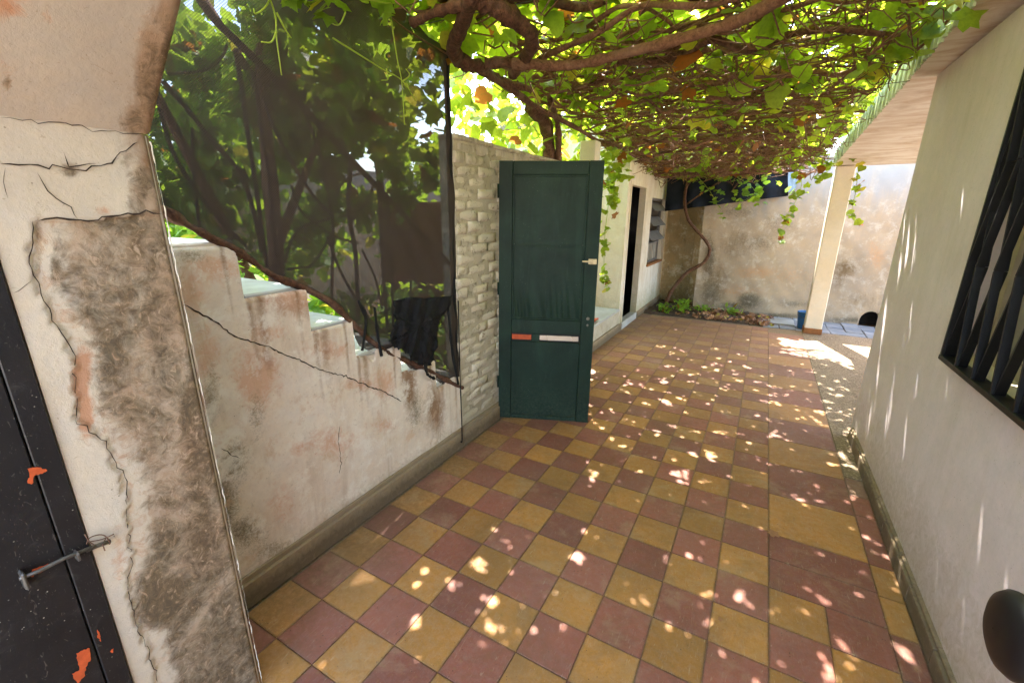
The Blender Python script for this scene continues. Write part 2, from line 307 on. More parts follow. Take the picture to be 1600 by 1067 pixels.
class G:                                                   # gathers boxes, tubes, plates -> one mesh object
    def __init__(s): s.v = []; s.f = []; s.n = 0
    def add(s, v, f):
        v = np.asarray(v, float); s.v.append(v); s.f += [tuple(i+s.n for i in q) for q in f]; s.n += len(v); return s
    def box(s, a, b, bev=0.):
        a = np.array(a, float); b = np.array(b, float); lo = np.minimum(a, b); hi = np.maximum(a, b)
        if bev <= 0:
            v = [(x, y, z) for x in (lo[0], hi[0]) for y in (lo[1], hi[1]) for z in (lo[2], hi[2])]
            return s.add(v, [(0, 1, 3, 2), (4, 6, 7, 5), (0, 4, 5, 1), (2, 3, 7, 6), (0, 2, 6, 4), (1, 5, 7, 3)])
        # chamfered box: 24 verts
        c = (lo+hi)/2; h = (hi-lo)/2; v = []; idx = {}
        for sx in (-1, 1):
            for sy in (-1, 1):
                for sz in (-1, 1):
                    for ax in range(3):
                        q = h - bev; q = q.copy(); q[ax] = h[ax]; idx[(sx, sy, sz, ax)] = len(v); v.append(c+q*np.array([sx, sy, sz]))
        f = []; I = idx
        for ax in range(3):
            for sg in (-1, 1):
                o = [k for k in range(3) if k != ax]; q = []
                for (p, r_) in ((-1, -1), (1, -1), (1, 1), (-1, 1)):
                    t = [0, 0, 0]; t[ax] = sg; t[o[0]] = p; t[o[1]] = r_; q.append(I[(*t, ax)])
                f.append(q if (sg == 1) == (ax != 1) else q[::-1])
        for ax in range(3):
            o = [k for k in range(3) if k != ax]
            for p in (-1, 1):
                for r_ in (-1, 1):
                    t = [0, 0, 0]; t[o[0]] = p; t[o[1]] = r_; q = []
                    for sg, oo in ((-1, o[0]), (-1, o[1]), (1, o[1]), (1, o[0])):
                        t[ax] = sg; q.append(I[(*t, oo)])
                    f.append(q)
        for sx in (-1, 1):
            for sy in (-1, 1):
                for sz in (-1, 1): f.append([I[(sx, sy, sz, k)] for k in range(3)])
        return s.add(v, f)
    def tube(s, pts, r, n=6, cap=True):
        v, f = tube(pts, r, n, cap); return s.add(v, f)
    def prism(s, poly, axis, a, b):                        # poly: 2-D outline in the two other axes
        o = [k for k in range(3) if k != axis]; v = []; k = len(poly)
        for w in (a, b):
            for p in poly: q = [0, 0, 0]; q[axis] = w; q[o[0]] = p[0]; q[o[1]] = p[1]; v.append(q)
        f = [tuple(range(k)), tuple(range(2*k-1, k-1, -1))]+[(i, (i+1) % k, k+(i+1) % k, k+i) for i in range(k)]
        return s.add(v, f)
    def lathe(s, prof, c, n=24, axis='z'):
        v = []; f = []
        for i in range(n):
            a = 2*math.pi*i/n
            for r_, h in prof:
                p = (r_*math.cos(a), r_*math.sin(a), h)
                if axis == 'x': p = (p[2], p[0], p[1])
                v.append((p[0]+c[0], p[1]+c[1], p[2]+c[2]))
        m_ = len(prof)
        for i in range(n):
            j = (i+1) % n
            for q in range(m_-1): f.append((i*m_+q, j*m_+q, j*m_+q+1, i*m_+q+1))
        return s.add(v, f)
    def build(s, name, mat, parent=None, smooth=False, origin=None):
        v = np.concatenate(s.v); loc = None
        if origin is not None: v = v-np.array(origin); loc = origin
        me = mesh(name, v, s.f, mat, smooth)
        import bmesh
        bm = bmesh.new(); bm.from_mesh(me); bmesh.ops.recalc_face_normals(bm, faces=bm.faces); bm.to_mesh(me); bm.free()
        return link(name, me, parent, loc)
def smoothpath(pts, k=6):
    P = np.asarray(pts, float)
    if len(P) < 3 or k < 2: return P
    Q = np.vstack([2*P[0]-P[1], P, 2*P[-1]-P[-2]]); out = []
    for i in range(1, len(Q)-2):
        for t in np.linspace(0, 1, k, endpoint=False):
            a, b, c, d = Q[i-1:i+3]
            out.append(.5*((2*b)+(c-a)*t+(2*a-5*b+4*c-d)*t*t+(3*b-a-3*c+d)*t**3))
    out.append(P[-1]); return np.array(out)
def tube(pts, r, n=6, cap=True, wob=0.):
    P = np.asarray(pts, float); m_ = len(P); r = np.full(m_, r) if np.isscalar(r) else np.interp(np.linspace(0, 1, m_), np.linspace(0, 1, len(r)), r)
    if wob: r = r*(1+wob*rng.normal(size=m_))
    T = np.gradient(P, axis=0); T /= np.linalg.norm(T, axis=1)[:, None]+1e-9
    u = np.cross(T[0], (0, 0, 1.)); u = np.cross(T[0], (1., 0, 0)) if np.linalg.norm(u) < .1 else u
    v = []
    for i in range(m_):
        u = u-T[i]*u.dot(T[i]); u /= np.linalg.norm(u)+1e-9; w = np.cross(T[i], u)
        for k in range(n):
            a = 2*math.pi*k/n; rr = r[i]*(1+(wob*.8*math.sin(3*k+i*.7)))
            v.append(P[i]+rr*(math.cos(a)*u+math.sin(a)*w))
    f = [(i*n+k, i*n+(k+1) % n, (i+1)*n+(k+1) % n, (i+1)*n+k) for i in range(m_-1) for k in range(n)]
    if cap: f += [tuple(range(n-1, -1, -1)), tuple(range((m_-1)*n, m_*n))]
    return np.array(v), f
def tubeobj(name, pts, r, mat, parent=None, n=7, k=6, wob=0.):
    v, f = tube(smoothpath(pts, k), r, n, True, wob); return link(name, mesh(name, v, f, mat, True), parent)

# leaf templates -------------------------------------------------
def leaf_template(kind):
    if kind == 0:   # lobed grape leaf
        o = [(0, 0), (.26, -.16), (.50, -.02), (.42, .22), (.62, .46), (.36, .50), (.22, .60), (0, .98), (-.22, .60), (-.36, .50), (-.62, .46), (-.42, .22), (-.50, -.02), (-.26, -.16)]
    elif kind == 1:  # rounder
        o = [(0, 0), (.3, -.12), (.5, .1), (.52, .38), (.34, .66), (0, .95), (-.34, .66), (-.52, .38), (-.5, .1), (-.3, -.12)]
    else:            # lance leaf
        o = [(0, 0), (.16, .2), (.2, .45), (.12, .75), (0, 1.1), (-.12, .75), (-.2, .45), (-.16, .2)]
    o = np.array(o); c = np.array([[0, .35]]); P = np.vstack([c, o]); n = len(o)
    z = -.32*P[:, 0]**2-.22*(P[:, 1]-.35)**2; z[0] = -.04
    if kind == 0: z = z+.06*np.sin(P[:, 0]*9)
    V = np.c_[P-[0, .35], z]; Fc = np.array([(0, 1+i, 1+(i+1) % n) for i in range(n)]); return V, Fc
LT = [leaf_template(i) for i in range(3)]
def rotm(nrm, spin):
    nrm = nrm/np.linalg.norm(nrm, axis=1)[:, None]
    a = np.tile([0, 0, 1.], (len(nrm), 1)); a[np.abs(nrm[:, 2]) > .95] = (1, 0, 0)
    u = np.cross(nrm, a); u /= np.linalg.norm(u, axis=1)[:, None]; w = np.cross(nrm, u)
    c, s = np.cos(spin)[:, None], np.sin(spin)[:, None]; U = c*u+s*w; Wv = -s*u+c*w
    return np.stack([U, Wv, nrm], axis=2)
def leaves(pos, nrm, size, kind=0, rnd=None, spin=None):
    V, Fc = LT[kind]; n = len(pos); R = rotm(np.asarray(nrm, float), rng.uniform(0, 6.28, n) if spin is None else spin)
    cup = rng.uniform(-.6, 2.2, n); VV = np.repeat(V[None], n, 0).copy(); VV[:, :, 2] *= cup[:, None]
    v = np.einsum('nij,nkj->nki', R, VV)*np.asarray(size)[:, None, None]+np.asarray(pos)[:, None, :]
    f = (Fc[None]+(np.arange(n)*len(V))[:, None, None]).reshape(-1, 3)
    rnd = rng.uniform(0, 1, n) if rnd is None else rnd
    return v.reshape(-1, 3), f, np.repeat(rnd, len(V))
def leafmass(name, mat, sets, parent=None, kind_tag='stuff'):
    vs, fs, rs, o = [], [], [], 0
    for v, f, r_ in sets: vs.append(v); fs.append(f+o); rs.append(r_); o += len(v)
    ob = link(name, mesh(name, np.vstack(vs), np.vstack(fs), mat, True, {'rnd': np.concatenate(rs)}), parent)
    if kind_tag: ob['kind'] = kind_tag
    return ob
LM = [[mesh('leaf', LT[k][0]*np.array([1, 1, s_]), LT[k][1], m_, True) for s_ in (.3, 1., 2.)] for k in (0, 1) for m_ in (M_LEAF,)]

# polyline helpers in picture pixels for stain authoring
def gauss(P, L):                                            # L: (cx,cy,rx,ry,w)
    x, y = P; o = np.zeros_like(x)
    for cx, cy, rx, ry, w in L: o = np.maximum(o, w*np.exp(-(((x-cx)/rx)**2+((y-cy)/ry)**2)))
    return o
def disp(a, b, s=1.): return s*.0016*(np.sin(a*7.1+1.3*np.sin(b*5.3))+.8*np.sin(b*9.7+a*3.1)+.5*np.sin(a*23+b*17))
def ribbon(name, pts, w, mat, parent):                      # a crack: thin dark sliver lying on a wall; pts on plane x=const
    P = np.array(pts); out = []
    for a, b in zip(P[:-1], P[1:]):
        n = max(2, int(np.linalg.norm(b-a)/.012)); out += [a+(b-a)*t for t in np.linspace(0, 1, n, endpoint=False)]
    out.append(P[-1]); P = np.array(out); n = len(P)
    P[1:-1, 1:] += rng.normal(0, .0022, (n-2, 2)); T = np.gradient(P, axis=0); N = np.cross(T, (1, 0, 0)); N /= np.linalg.norm(N, axis=1)[:, None]+1e-9
    ww = w*np.clip(.5+.6*rng.random(n)*1.4, .3, 1.6); ww[0] = ww[-1] = w*.1
    v = np.vstack([P+N*ww[:, None]/2, P-N*ww[:, None]/2]); f = [(i, i+1, n+i+1, n+i) for i in range(n-1)]
    return link(name, mesh(name, v, f, mat), parent)

# ------------------------------------------------------------------ ground and courtyard floor
LX, RX = -1.6, .74
g = G().box((-60, -60, -.14), (60, 60, -.12)).build('ground', simple('pale_ground', srgb('#a99880'), .95, .2, 3, .4, .02)); tag(g, kind='structure')
flo = G().box((-1.66, -2.5, -.09), (2.9, 7.06, -.0075)).build('floor', M_GRT); tag(flo, kind='structure')
def tile_mesh(w, h, mat, v=0):
    r = np.random.default_rng(v+int(w*1000)); b = .0022; t = .0; z0 = -.0075
    o = [(-w/2, -h/2), (w/2, -h/2), (w/2, h/2), (-w/2, h/2)]
    vs = [(x, y, z0) for x, y in o]+[(x, y, t-b*.7) for x, y in o]+[(x-math.copysign(b, x)*(1+r.random()*.8), y-math.copysign(b, y)*(1+r.random()*.8), t) for x, y in o]
    iw = .014; vs += [(x-math.copysign(iw, x), y-math.copysign(iw, y), t) for x, y in o]
    f = [(12, 13, 14, 15)]+[(8+i, 8+(i+1) % 4, 12+(i+1) % 4, 12+i) for i in range(4)]+[(i, (i+1) % 4, 4+(i+1) % 4, 4+i) for i in range(4)]+[(4+i, 4+(i+1) % 4, 8+(i+1) % 4, 8+i) for i in range(4)]
    return mesh('tile', vs, f, mat, False, {'edge': np.array([1.]*12+[0.]*4)})
tiles = []; PX, PY, X0, Y0 = .2, .197, .228, 1.850; gap = .0022
cache = {}
def tl(x0, x1, y0, y1, mat):
    key = (round(x1-x0, 3), round(y1-y0, 3), mat.name, random.randrange(3))
    if key not in cache: cache[key] = tile_mesh(x1-x0-gap, y1-y0-gap, mat, key[3])
    tiles.append(((x0+x1)/2, (y0+y1)/2, cache[key]))
for j in range(-9, 27):
    y = Y0+j*PY
    if y+PY > 7.07: break
    for i in range(-9, 0):
        tl(X0+i*PX, X0+(i+1)*PX, y, y+PY, M_MAU if (i+j) % 2 == 0 else M_YEL)
    if j < 0:
        for i in (0, 1): tl(X0+i*PX, X0+(i+1)*PX, y, y+PY, M_MAU if (i+j) % 2 == 0 else M_YEL)
y = Y0; k = 0
tl(X0, X0+.4, y, y+.19, M_MAU); tl(X0, X0+.4, y+.19, y+.38, M_MAU); y += .38; k = 1
while y+.375 < 7.06: tl(X0, X0+.4, y, y+.375, M_YEL if k % 2 else M_MAU); y += .375; k += 1
for j in range(-9, 6):
    y = Y0-.02+j*PY; tl(.628, .718, y, y+PY, (M_YEL if -1 < j < 2 else M_MAU if j < 5 else M_CUT) if j > -2 else (M_CUT, M_MAU)[j % 2])
tiles.sort(key=lambda t: (t[0]**2+t[1]**2)+(50 if (t[1] < .45 or (t[0] < -1.05 and t[1] < .55)) else 0))
for x, y, me in tiles[:300]:
    o = link('tile', me, flo, (x, y, random.uniform(-.0006, .0008)), (random.gauss(0, .0016), random.gauss(0, .0016), random.choice((0, math.pi))+random.gauss(0, .0025)))
vs, fs, rs, fm, n0 = [], [], [], [], 0
for x, y, me in tiles[300:]:
    v = np.array([q.co[:] for q in me.vertices])+(x, y, random.uniform(-.0006, .0006)); vs.append(v); rs.append(np.full(len(v), random.random()))
    for p in me.polygons: fs.append([i+n0 for i in p.vertices]); fm.append([M_MAU.name, M_YEL.name, M_CUT.name].index(me.materials[0].name))
    n0 += len(v)
o = link('far_tiles', mesh('far_tiles', np.vstack(vs), fs, (M_MAU, M_YEL, M_CUT), False, {'rnd': np.concatenate(rs), 'edge': np.tile([1.]*12+[0.]*4, len(rs))}, fm), flo); o['kind'] = 'stuff'
gs = G().box((.634, 3.03, -.0074), (2.9, 7.058, -.001)).build('concrete_strip', M_GRAV); tag(gs, kind='structure')
# grey pavers by the back wall
pv = G().box((-.02, 7.062, -.1), (2.9, 8.4, -.02)).build('pavement', M_SOIL); tag(pv, kind='structure')
for i in range(14):
    for j in range(4):
        x = .16+i*.2+random.uniform(-.006, .006); y = 7.07+j*.205+random.uniform(-.006, .006)
        if x < .55 and 1 <= j <= 2: continue
        mm = G().box((-.096, -.099, -.015), (.096, .099, .001), .003); o = mm.build('paving_slab', M_PAV, pv); o.location = (x+.1, y+.1, random.uniform(-.006, .006)); o.rotation_euler = (random.gauss(0, .012), random.gauss(0, .012), random.gauss(0, .02))
o = G().box((.10, 7.33, -.015), (.56, 7.72, .012), .004).build('paving_slab', M_SLAB, pv); o['label'] = 'larger pale slab'

# ------------------------------------------------------------------ stair wall on the left
prof = [(.45, .885, 1.43), (.885, 1.137, 1.24), (1.137, 1.35, 1.06), (1.35, 1.645, .88), (1.645, 1.925, .70), (1.925, 2.17, .53)]
st = empty('stair_wall', (LX, .55, 0)); tag(st, 'peeling cream staircase side wall with stepped top and a long diagonal crack', 'staircase')
off = Vector((-LX, -.55, 0))
def adopt(o, p): o.parent = p; o.matrix_parent_inverse = Matrix.Translation(p.location).inverted(); return o
core = G()
for k, (a, b, z) in enumerate(prof): core.box((LX-.006, a, -.05), (LX-.16, b, z-.03))
adopt(core.build('wall_core', M_STAIR), st)
# skin
res = .009; ys = np.arange(.50, 2.171, res); zs = np.arange(.0, 1.441, res)
def topz(y):
    t = 0
    for a, b, z in prof:
        if a <= y <= b: t = z
    # crumbled noses of the lower steps
    t += .012*math.sin(y*31)*(y > 1.3)
    for c, w, d_ in ((1.45, .022, .05), (1.56, .012, .02), (1.36, .03, -.02)):
        t -= d_*math.exp(-((y-c)/w)**2)
    return t-.018
vid = -np.ones((len(ys), len(zs)), int); V = []; Fq = []
for i, yy in enumerate(ys):
    t = topz(yy)
    for j, zz in enumerate(zs):
        if zz <= t+res: vid[i, j] = len(V); V.append((LX+float(disp(yy, zz, 1.5)), yy, min(zz, t)))
for i in range(len(ys)-1):
    for j in range(len(zs)-1):
        q = (vid[i, j], vid[i+1, j], vid[i+1, j+1], vid[i, j+1])
        if min(q) >= 0: Fq.append(q)
V = np.array(V); yy = V[:, 1]; zz = V[:, 2]; tt = np.array([topz(a) for a in yy]); ed = (tt-zz) < .004; V[ed, 0] -= .010
P2 = proj(V)
salm = gauss(P2, [(300, 450, 30, 50, .75), (320, 560, 25, 60, .7), (400, 590, 38, 50, .95), (300, 640, 26, 60, .8), (420, 520, 40, 20, .6), (460, 470, 60, 30, .8), (515, 545, 50, 20, .65), (520, 690, 45, 28, .7), (600, 665, 30, 15, .6), (440, 790, 30, 40, .5), (330, 420, 60, 30, .7), (350, 700, 30, 50, .5), (560, 600, 40, 15, .6), (600, 600, 22, 35, .7), (470, 700, 25, 18, .6)])
run = np.zeros(len(V))
for a, b, z in prof:
    for c, w in ((a+.05, .03), (a+.012, .016), (b-.05, .012)): run = np.maximum(run, .8*(yy >= a-.01)*np.exp(-((yy-c)/w)**2)*np.clip(1-(z-zz)/.55, 0, 1))
    run = np.maximum(run, .45*np.exp(-((z-zz)/.02)**2)*((yy >= a) & (yy <= b)))
run = np.maximum(run, gauss(P2, [(280, 600, 14, 200, .7), (310, 700, 18, 120, .55), (455, 480, 60, 26, .55), (410, 455, 30, 16, .6), (640, 600, 14, 50, .95), (680, 640, 18, 50, .9), (390, 390, 20, 40, .5)]))
mould = gauss(P2, [(345, 790, 30, 60, .75), (380, 830, 40, 30, .6), (365, 720, 26, 40, .6), (330, 620, 16, 60, .5), (400, 650, 16, 50, .4), (650, 640, 14, 40, .5), (440, 860, 80, 20, .45), (300, 400, 30, 12, .5)])
o = link('plaster_face', mesh('plaster_face', V, np.array(Fq), M_STAIR, True, {'msk': np.c_[salm, run*1.15, mould*1.45]}), st); o.location = off
def crk(name, pts, X, w, par, dy=0.):
    Q = np.array([px(a, b, X) for a, b in pts]); Q[:, 0] = X+disp(Q[:, 1], Q[:, 2], 1.5)+.0012 if X == LX else X+.0012
    o = ribbon(name, Q, w, M_CRK, None); adopt(o, par); return o
crk('crack', [(286, 476), (310, 488), (340, 505), (372, 528), (415, 540), (440, 552), (475, 566), (500, 578), (540, 588), (580, 605), (600, 612), (628, 627)], LX, .0048, st)
crk('crack', [(530, 665), (528, 690), (532, 715), (530, 740)], LX, .003, st)
crk('crack', [(345, 700), (362, 712), (375, 716)], LX, .003, st)
# treads: pale slab on each step, going back from the wall face
for k, (a, b, z) in enumerate(prof):
    o = G().box((LX-.010, a+.002, z-.03), (-2.5, b+.004 if k < 5 else b-.01, z-.006), .006).build('step_tread', M_SLAB if k else M_STAIR); adopt(o, st)
    o = G().box((-1.77, a+.006, -.05), (-2.5, b, z-.031)).build('step_riser', M_MORT); adopt(o, st)
o = G().box((LX-.002, .50, 0), (LX+.022, 2.165, .118), .006).box((LX-.002, .50, .112), (LX+.010, 2.165, .142), .004).build('plinth', M_PLN); adopt(o, st)

# whitewashed brick wall beyond it, bricks one by one where they can be told apart
wb = empty('brick_wall', (LX, 3.1, 0)); tag(wb, 'rough whitewashed brick boundary wall behind the open green door', 'wall')
adopt(G().box((LX-.0035, 2.172, -.05), (LX-.11, 4.12, 1.925)).build('mortar_bed', M_WJT), wb)
bmesh_var = []
for q in range(9):
    r = np.random.default_rng(q); L, H_ = .102+.016*r.random(), .0285+.005*r.random()
    u = np.array([-1, -.55, .1, .6, 1]); w = np.array([-1, -.3, .4, 1]); vv = []
    for zz_ in w:
        for uu in u:
            e = max(abs(uu), abs(zz_)); x = (.0005+.0032*r.random()) if e < .99 else -.0025
            vv.append((x, uu*L*(1-.04*r.random()), zz_*H_*(1-.10*r.random())))
    ff = [(j*5+i, j*5+i+1, (j+1)*5+i+1, (j+1)*5+i) for j in range(3) for i in range(4)]
    nb = len(vv); ring = [0, 1, 2, 3, 4, 9, 14, 19, 18, 17, 16, 15, 10, 5]
    for k_ in ring: vv.append((-.03, vv[k_][1], vv[k_][2]))
    ff += [(ring[i], nb+i, nb+(i+1) % len(ring), ring[(i+1) % len(ring)]) for i in range(len(ring))]
    bmesh_var.append(mesh('brick', vv, ff, M_WBR, True))
rest = []
for row in range(27):
    z = .148+.036+row*.066
    if z+.03 > 1.95: break
    y0 = 2.17+.0-(.115 if row % 2 else 0)
    for i in range(10):
        yc = y0+.115+i*.23+random.uniform(-.014, .014)
        if yc-.1 < 2.165: yc = 2.165+.062; sc = .52
        else: sc = 1.
        if yc > 4.05: continue
        me = random.choice(bmesh_var); zc = z+random.uniform(-.007, .007)
        vis = yc < 2.8 or (z > 1.75 and yc < 3.5)
        if vis:
            o = link('brick', me, wb, (LX-wb.location.x-.002+random.uniform(-.003, .0015), yc-wb.location.y, zc), (random.gauss(0, .03), 0, random.gauss(0, .03))); o.scale = (1, sc, 1)
        else: rest.append((me, yc, zc, sc))
vs, fs, n0 = [], [], 0
for me, yc, zc, sc in rest:
    v = np.array([q.co[:] for q in me.vertices])*(1, sc, 1)+(LX, yc, zc); vs.append(v); fs += [[i+n0 for i in p.vertices] for p in me.polygons]; n0 += len(v)
o = link('hidden_bricks', mesh('hidden_bricks', np.vstack(vs), fs, M_WBR, True)); o['kind'] = 'stuff'; adopt(o, wb)
cp = G()
for i in range(9): y = 2.172+i*.215; cp.box((LX+.006, y, 1.925), (LX-.12, y+.21, 1.953+random.uniform(-.004, .004)), .007)
adopt(cp.build('coping', M_WBR), wb)
adopt(G().box((LX-.02, 2.17, 0), (LX+.024, 4.12, .118), .006).box((LX-.02, 2.17, .112), (LX+.014, 4.12, .14), .004).build('plinth', M_PLN), wb)
# pergola post at its end
pp = G().box((-1.605, 4.125, 0), (-1.455, 4.27, 2.17), .006).build('pergola_post', M_COLM); tag(pp, 'square whitewashed post carrying the vine pergola, behind the green door', 'post')

# ------------------------------------------------------------------ terrace and shed
te = empty('low_terrace', (-1.7, 5, 0)); tag(te, 'low rendered ledge with a grey stone top beside the shed door', 'ledge')
adopt(G().box((-1.552, 4.275, -.05), (-3.2, 5.675, .285)).build('ledge_body', M_WJT), te)
adopt(G().box((-1.54, 4.275, .286), (-3.2, 5.675, .316), .004).build('stone_top', M_SLAB), te)
adopt(G().box((-1.551, 4.275, 0), (-1.53, 5.675, .115), .004).build('plinth', M_PLN), te)
sh = empty('shed', (-2.3, 7, 0)); tag(sh, 'white rendered outbuilding with a narrow doorway and a louvred window', 'outbuilding')
SX, TH = -1.55, .085; Y1, Y2, ZT = 5.68, 8.34, 2.62
dy0, dy1, dz1 = 5.83, 6.60, 1.89; wy0, wy1, wz0, wz1 = 7.06, 8.10, .77, 1.77
wl = G()
wl.box((SX, Y1, -.05), (SX-TH, dy0, ZT)); wl.box((SX, dy0, dz1), (SX-TH, dy1, ZT)); wl.box((SX, dy1, -.05), (SX-TH, wy0, ZT))
wl.box((SX, wy0, -.05), (SX-TH, wy1, wz0)); wl.box((SX, wy0, wz1), (SX-TH, wy1, ZT)); wl.box((SX, wy1, -.05), (SX-TH, Y2, ZT))
wl.box((SX-TH, Y1, -.05), (-3.3, Y1+.15, ZT)); wl.box((-3.3, Y1, -.05), (-3.45, Y2, ZT)); wl.box((SX-TH, Y2-.15, -.05), (-3.3, Y2, ZT))
adopt(wl.build('wall', M_SHED), sh)
adopt(G().box((SX+.05, Y1-.05, ZT), (-3.5, Y2+.05, ZT+.1)).build('roof', M_GRAV), sh)
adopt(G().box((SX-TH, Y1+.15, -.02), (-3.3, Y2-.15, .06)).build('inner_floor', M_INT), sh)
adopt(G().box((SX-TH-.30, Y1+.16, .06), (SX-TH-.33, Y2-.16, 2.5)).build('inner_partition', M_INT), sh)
fr = G(); e = .0025
fr.box((SX+.008, dy0-.045, .1), (SX-TH+e, dy0+.006, dz1+.045)); fr.box((SX+.008, dy1-.006, .1), (SX-TH+e, dy1+.045, dz1+.045)); fr.box((SX+.0085, dy0+.006, dz1-.006), (SX-TH+e, dy1-.006, dz1+.045))
adopt(fr.build('door_frame', M_SHED), sh)
adopt(G().box((SX+.012, dy0-.03, -.01), (SX-TH, dy1+.03, .1), .006).build('door_sill', M_SLAB), sh)
adopt(G().box((SX-.05, dy0+.008, .101), (SX-.09, dy0+.05, dz1-.008)).build('door_leaf', M_GRN), sh)
adopt(G().box((SX+.03, wy0-.02, wz0-.03), (SX-TH, wy1+.02, wz0+.004), .005).build('window_sill', M_BTRM), sh)
wf = G(); wf.box((SX-.06, wy0, wz0), (SX-.1, wy0+.03, wz1)); wf.box((SX-.06, wy1-.03, wz0), (SX-.1, wy1, wz1)); wf.box((SX-.06, wy0+.03, wz1-.03), (SX-.1, wy1-.03, wz1)); wf.box((SX-.06, wy0+.03, wz0), (SX-.1, wy1-.03, wz0+.03)); wf.box((SX-.06, wy0+.03, wz0+.30), (SX-.1, wy1-.03, wz0+.32))
wo = adopt(wf.build('window', M_LOUV), sh)
def child2(o, p): o.parent = p; o.matrix_parent_inverse = (Matrix.Translation(sh.location) @ Matrix.Identity(4)).inverted() @ Matrix.Identity(4); return o
wo.matrix_parent_inverse = Matrix.Translation(sh.location).inverted()
for k in range(3):
    z = wz1-.05-k*.225
    q = G().add([(SX-.085, wy0+.035, z), (SX+.04, wy0+.035, z-.13), (SX+.04, wy1-.035, z-.13), (SX-.085, wy1-.035, z), (SX-.085, wy0+.035, z-.008), (SX+.04, wy0+.035, z-.138), (SX+.04, wy1-.035, z-.138), (SX-.085, wy1-.035, z-.008)],
                [(0, 1, 2, 3), (7, 6, 5, 4), (0, 4, 5, 1), (1, 5, 6, 2), (2, 6, 7, 3), (3, 7, 4, 0)]).build('louvre', M_LOUV); q.parent = wo
q = G().box((SX-.075, wy0+.03, wz0+.03), (SX-.08, wy1-.03, wz0+.30)).build('pane', M_GLS); q.parent = wo
adopt(G().box((SX+.0, dy1+.035, 0), (SX+.022, Y2, .1), .004).box((SX+.0, Y1, 0), (SX+.022, dy0-.035, .1), .004).build('plinth', M_PLN), sh)

# scrap on the ledge
sc_ = empty('plastic_scrap', (-1.62, 4.78, .317)); tag(sc_, 'crumpled orange-red plastic scrap lying on the grey ledge', 'scrap')
for nm, mt_, dx, s_ in (('red_piece', M_TERR, 0, 1.), ('white_piece', M_WHT, -.07, .8)):
    q = G(); base = []
    for i in range(7):
        for j in range(5): base.append((dx+(i-3)*.02*s_+random.uniform(-.006, .006), (j-2)*.04*s_+random.uniform(-.008, .008), .014+.022*abs(math.sin(i*1.9+j*1.3))*s_+random.uniform(0, .012)))
    q.add(base, [(j+5*i, j+1+5*i, j+6+5*i, j+5+5*i) for i in range(6) for j in range(4)])
    q.add([(p[0], p[1], max(p[2]-.012, .001)) for p in base], [(j+5*i, j+5+5*i, j+6+5*i, j+1+5*i) for i in range(6) for j in range(4)])
    q.build(nm, mt_, sc_, True)

# ------------------------------------------------------------------ back wall, with drain hole
bw = empty('back_wall', (.5, 7.9, 0)); tag(bw, 'tall weathered courtyard end wall with damp stains and an arched drain hole', 'wall')
ax, aw, ah = 1.50, .125, .21
pol = [(-.9, -.1), (ax-aw, -.1), (ax-aw, .06)]+[(ax-aw*math.cos(t), .06+(ah-.06)*math.sin(t)) for t in np.linspace(.2, math.pi-.2, 9)]+[(ax+aw, .06), (ax+aw, -.1), (4.2, -.1), (4.2, 2.30), (-.9, 2.30)]
adopt(G().prism(pol, 1, 7.902, 8.1).build('wall_core', M_BW), bw)
ys_ = np.arange(-.9, 3.0, .02); zs_ = np.arange(-.02, 2.30, .02); V = []; vid = -np.ones((len(ys_), len(zs_)), int)
for i, a in enumerate(ys_):
    for j, b in enumerate(zs_):
        inh = abs(a-ax) < aw and b < .06+(ah-.06)*math.sqrt(max(0, 1-((a-ax)/aw)**2))
        if not inh: vid[i, j] = len(V); V.append((a, 7.894-float(disp(a, b, 2.)), b))
Fq = [q for q in ((vid[i, j], vid[i+1, j], vid[i+1, j+1], vid[i, j+1]) for i in range(len(ys_)-1) for j in range(len(zs_)-1)) if min(q) >= 0]
V = np.array(V); P2 = proj(V)
mk = np.array([.7, 1.3, 1.35])*np.c_[gauss(P2, [(1180, 425, 60, 14, .8), (1150, 455, 60, 15, .7), (1370, 400, 20, 30, .8), (1330, 360, 20, 20, .4), (1110, 350, 20, 30, .5), (1230, 430, 60, 20, .6)]),
           gauss(P2, [(1150, 380, 30, 30, .55), (1320, 420, 20, 14, .9), (1310, 430, 16, 20, .7), (1350, 470, 60, 20, .4), (1120, 440, 20, 40, .6), (1105, 420, 12, 60, .7)]),
           gauss(P2, [(1170, 470, 20, 14, .95), (1145, 480, 30, 10, .8), (1240, 475, 40, 8, .5), (1190, 380, 40, 20, .45), (1110, 460, 20, 30, .6), (1220, 350, 40, 30, .4), (1150, 330, 50, 14, .5), (1190, 494, 100, 6, .8), (1110, 400, 10, 50, .6), (1330, 500, 50, 6, .7)])]
o = link('render_face', mesh('render_face', V, np.array(Fq), M_BW, True, {'msk': mk}), bw); o.location = (-.5, -7.9, 0)
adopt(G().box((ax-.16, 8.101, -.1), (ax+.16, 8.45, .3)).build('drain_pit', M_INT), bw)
adopt(G().box((-.9, 7.87, 2.30), (4.2, 8.12, 2.335), .006).build('coping', M_BW), bw)
cw = G().box((-1.56, 8.345, -.1), (-.9, 8.5, 2.3)).box((-.905, 8.12, -.1), (-.80, 8.345, 2.3))
cw = G().box((-1.56, 8.345, -.1), (-.895, 8.5, 2.3)).box((-1.02, 8.101, -.1), (-.9, 8.344, 2.3))
V = []
M_MOSS = plaster('mossy_render', srgb('#b59b75'), srgb('#867550'), mask=False, bstr=.6, foot=(.5, srgb('#4f4a30')), holes=True, streak=(.6, srgb('#5a5236'), .5))
o = cw.build('corner_wall', M_MOSS); tag(o, 'dark mossy corner wall between the outbuilding and the end wall', 'wall')
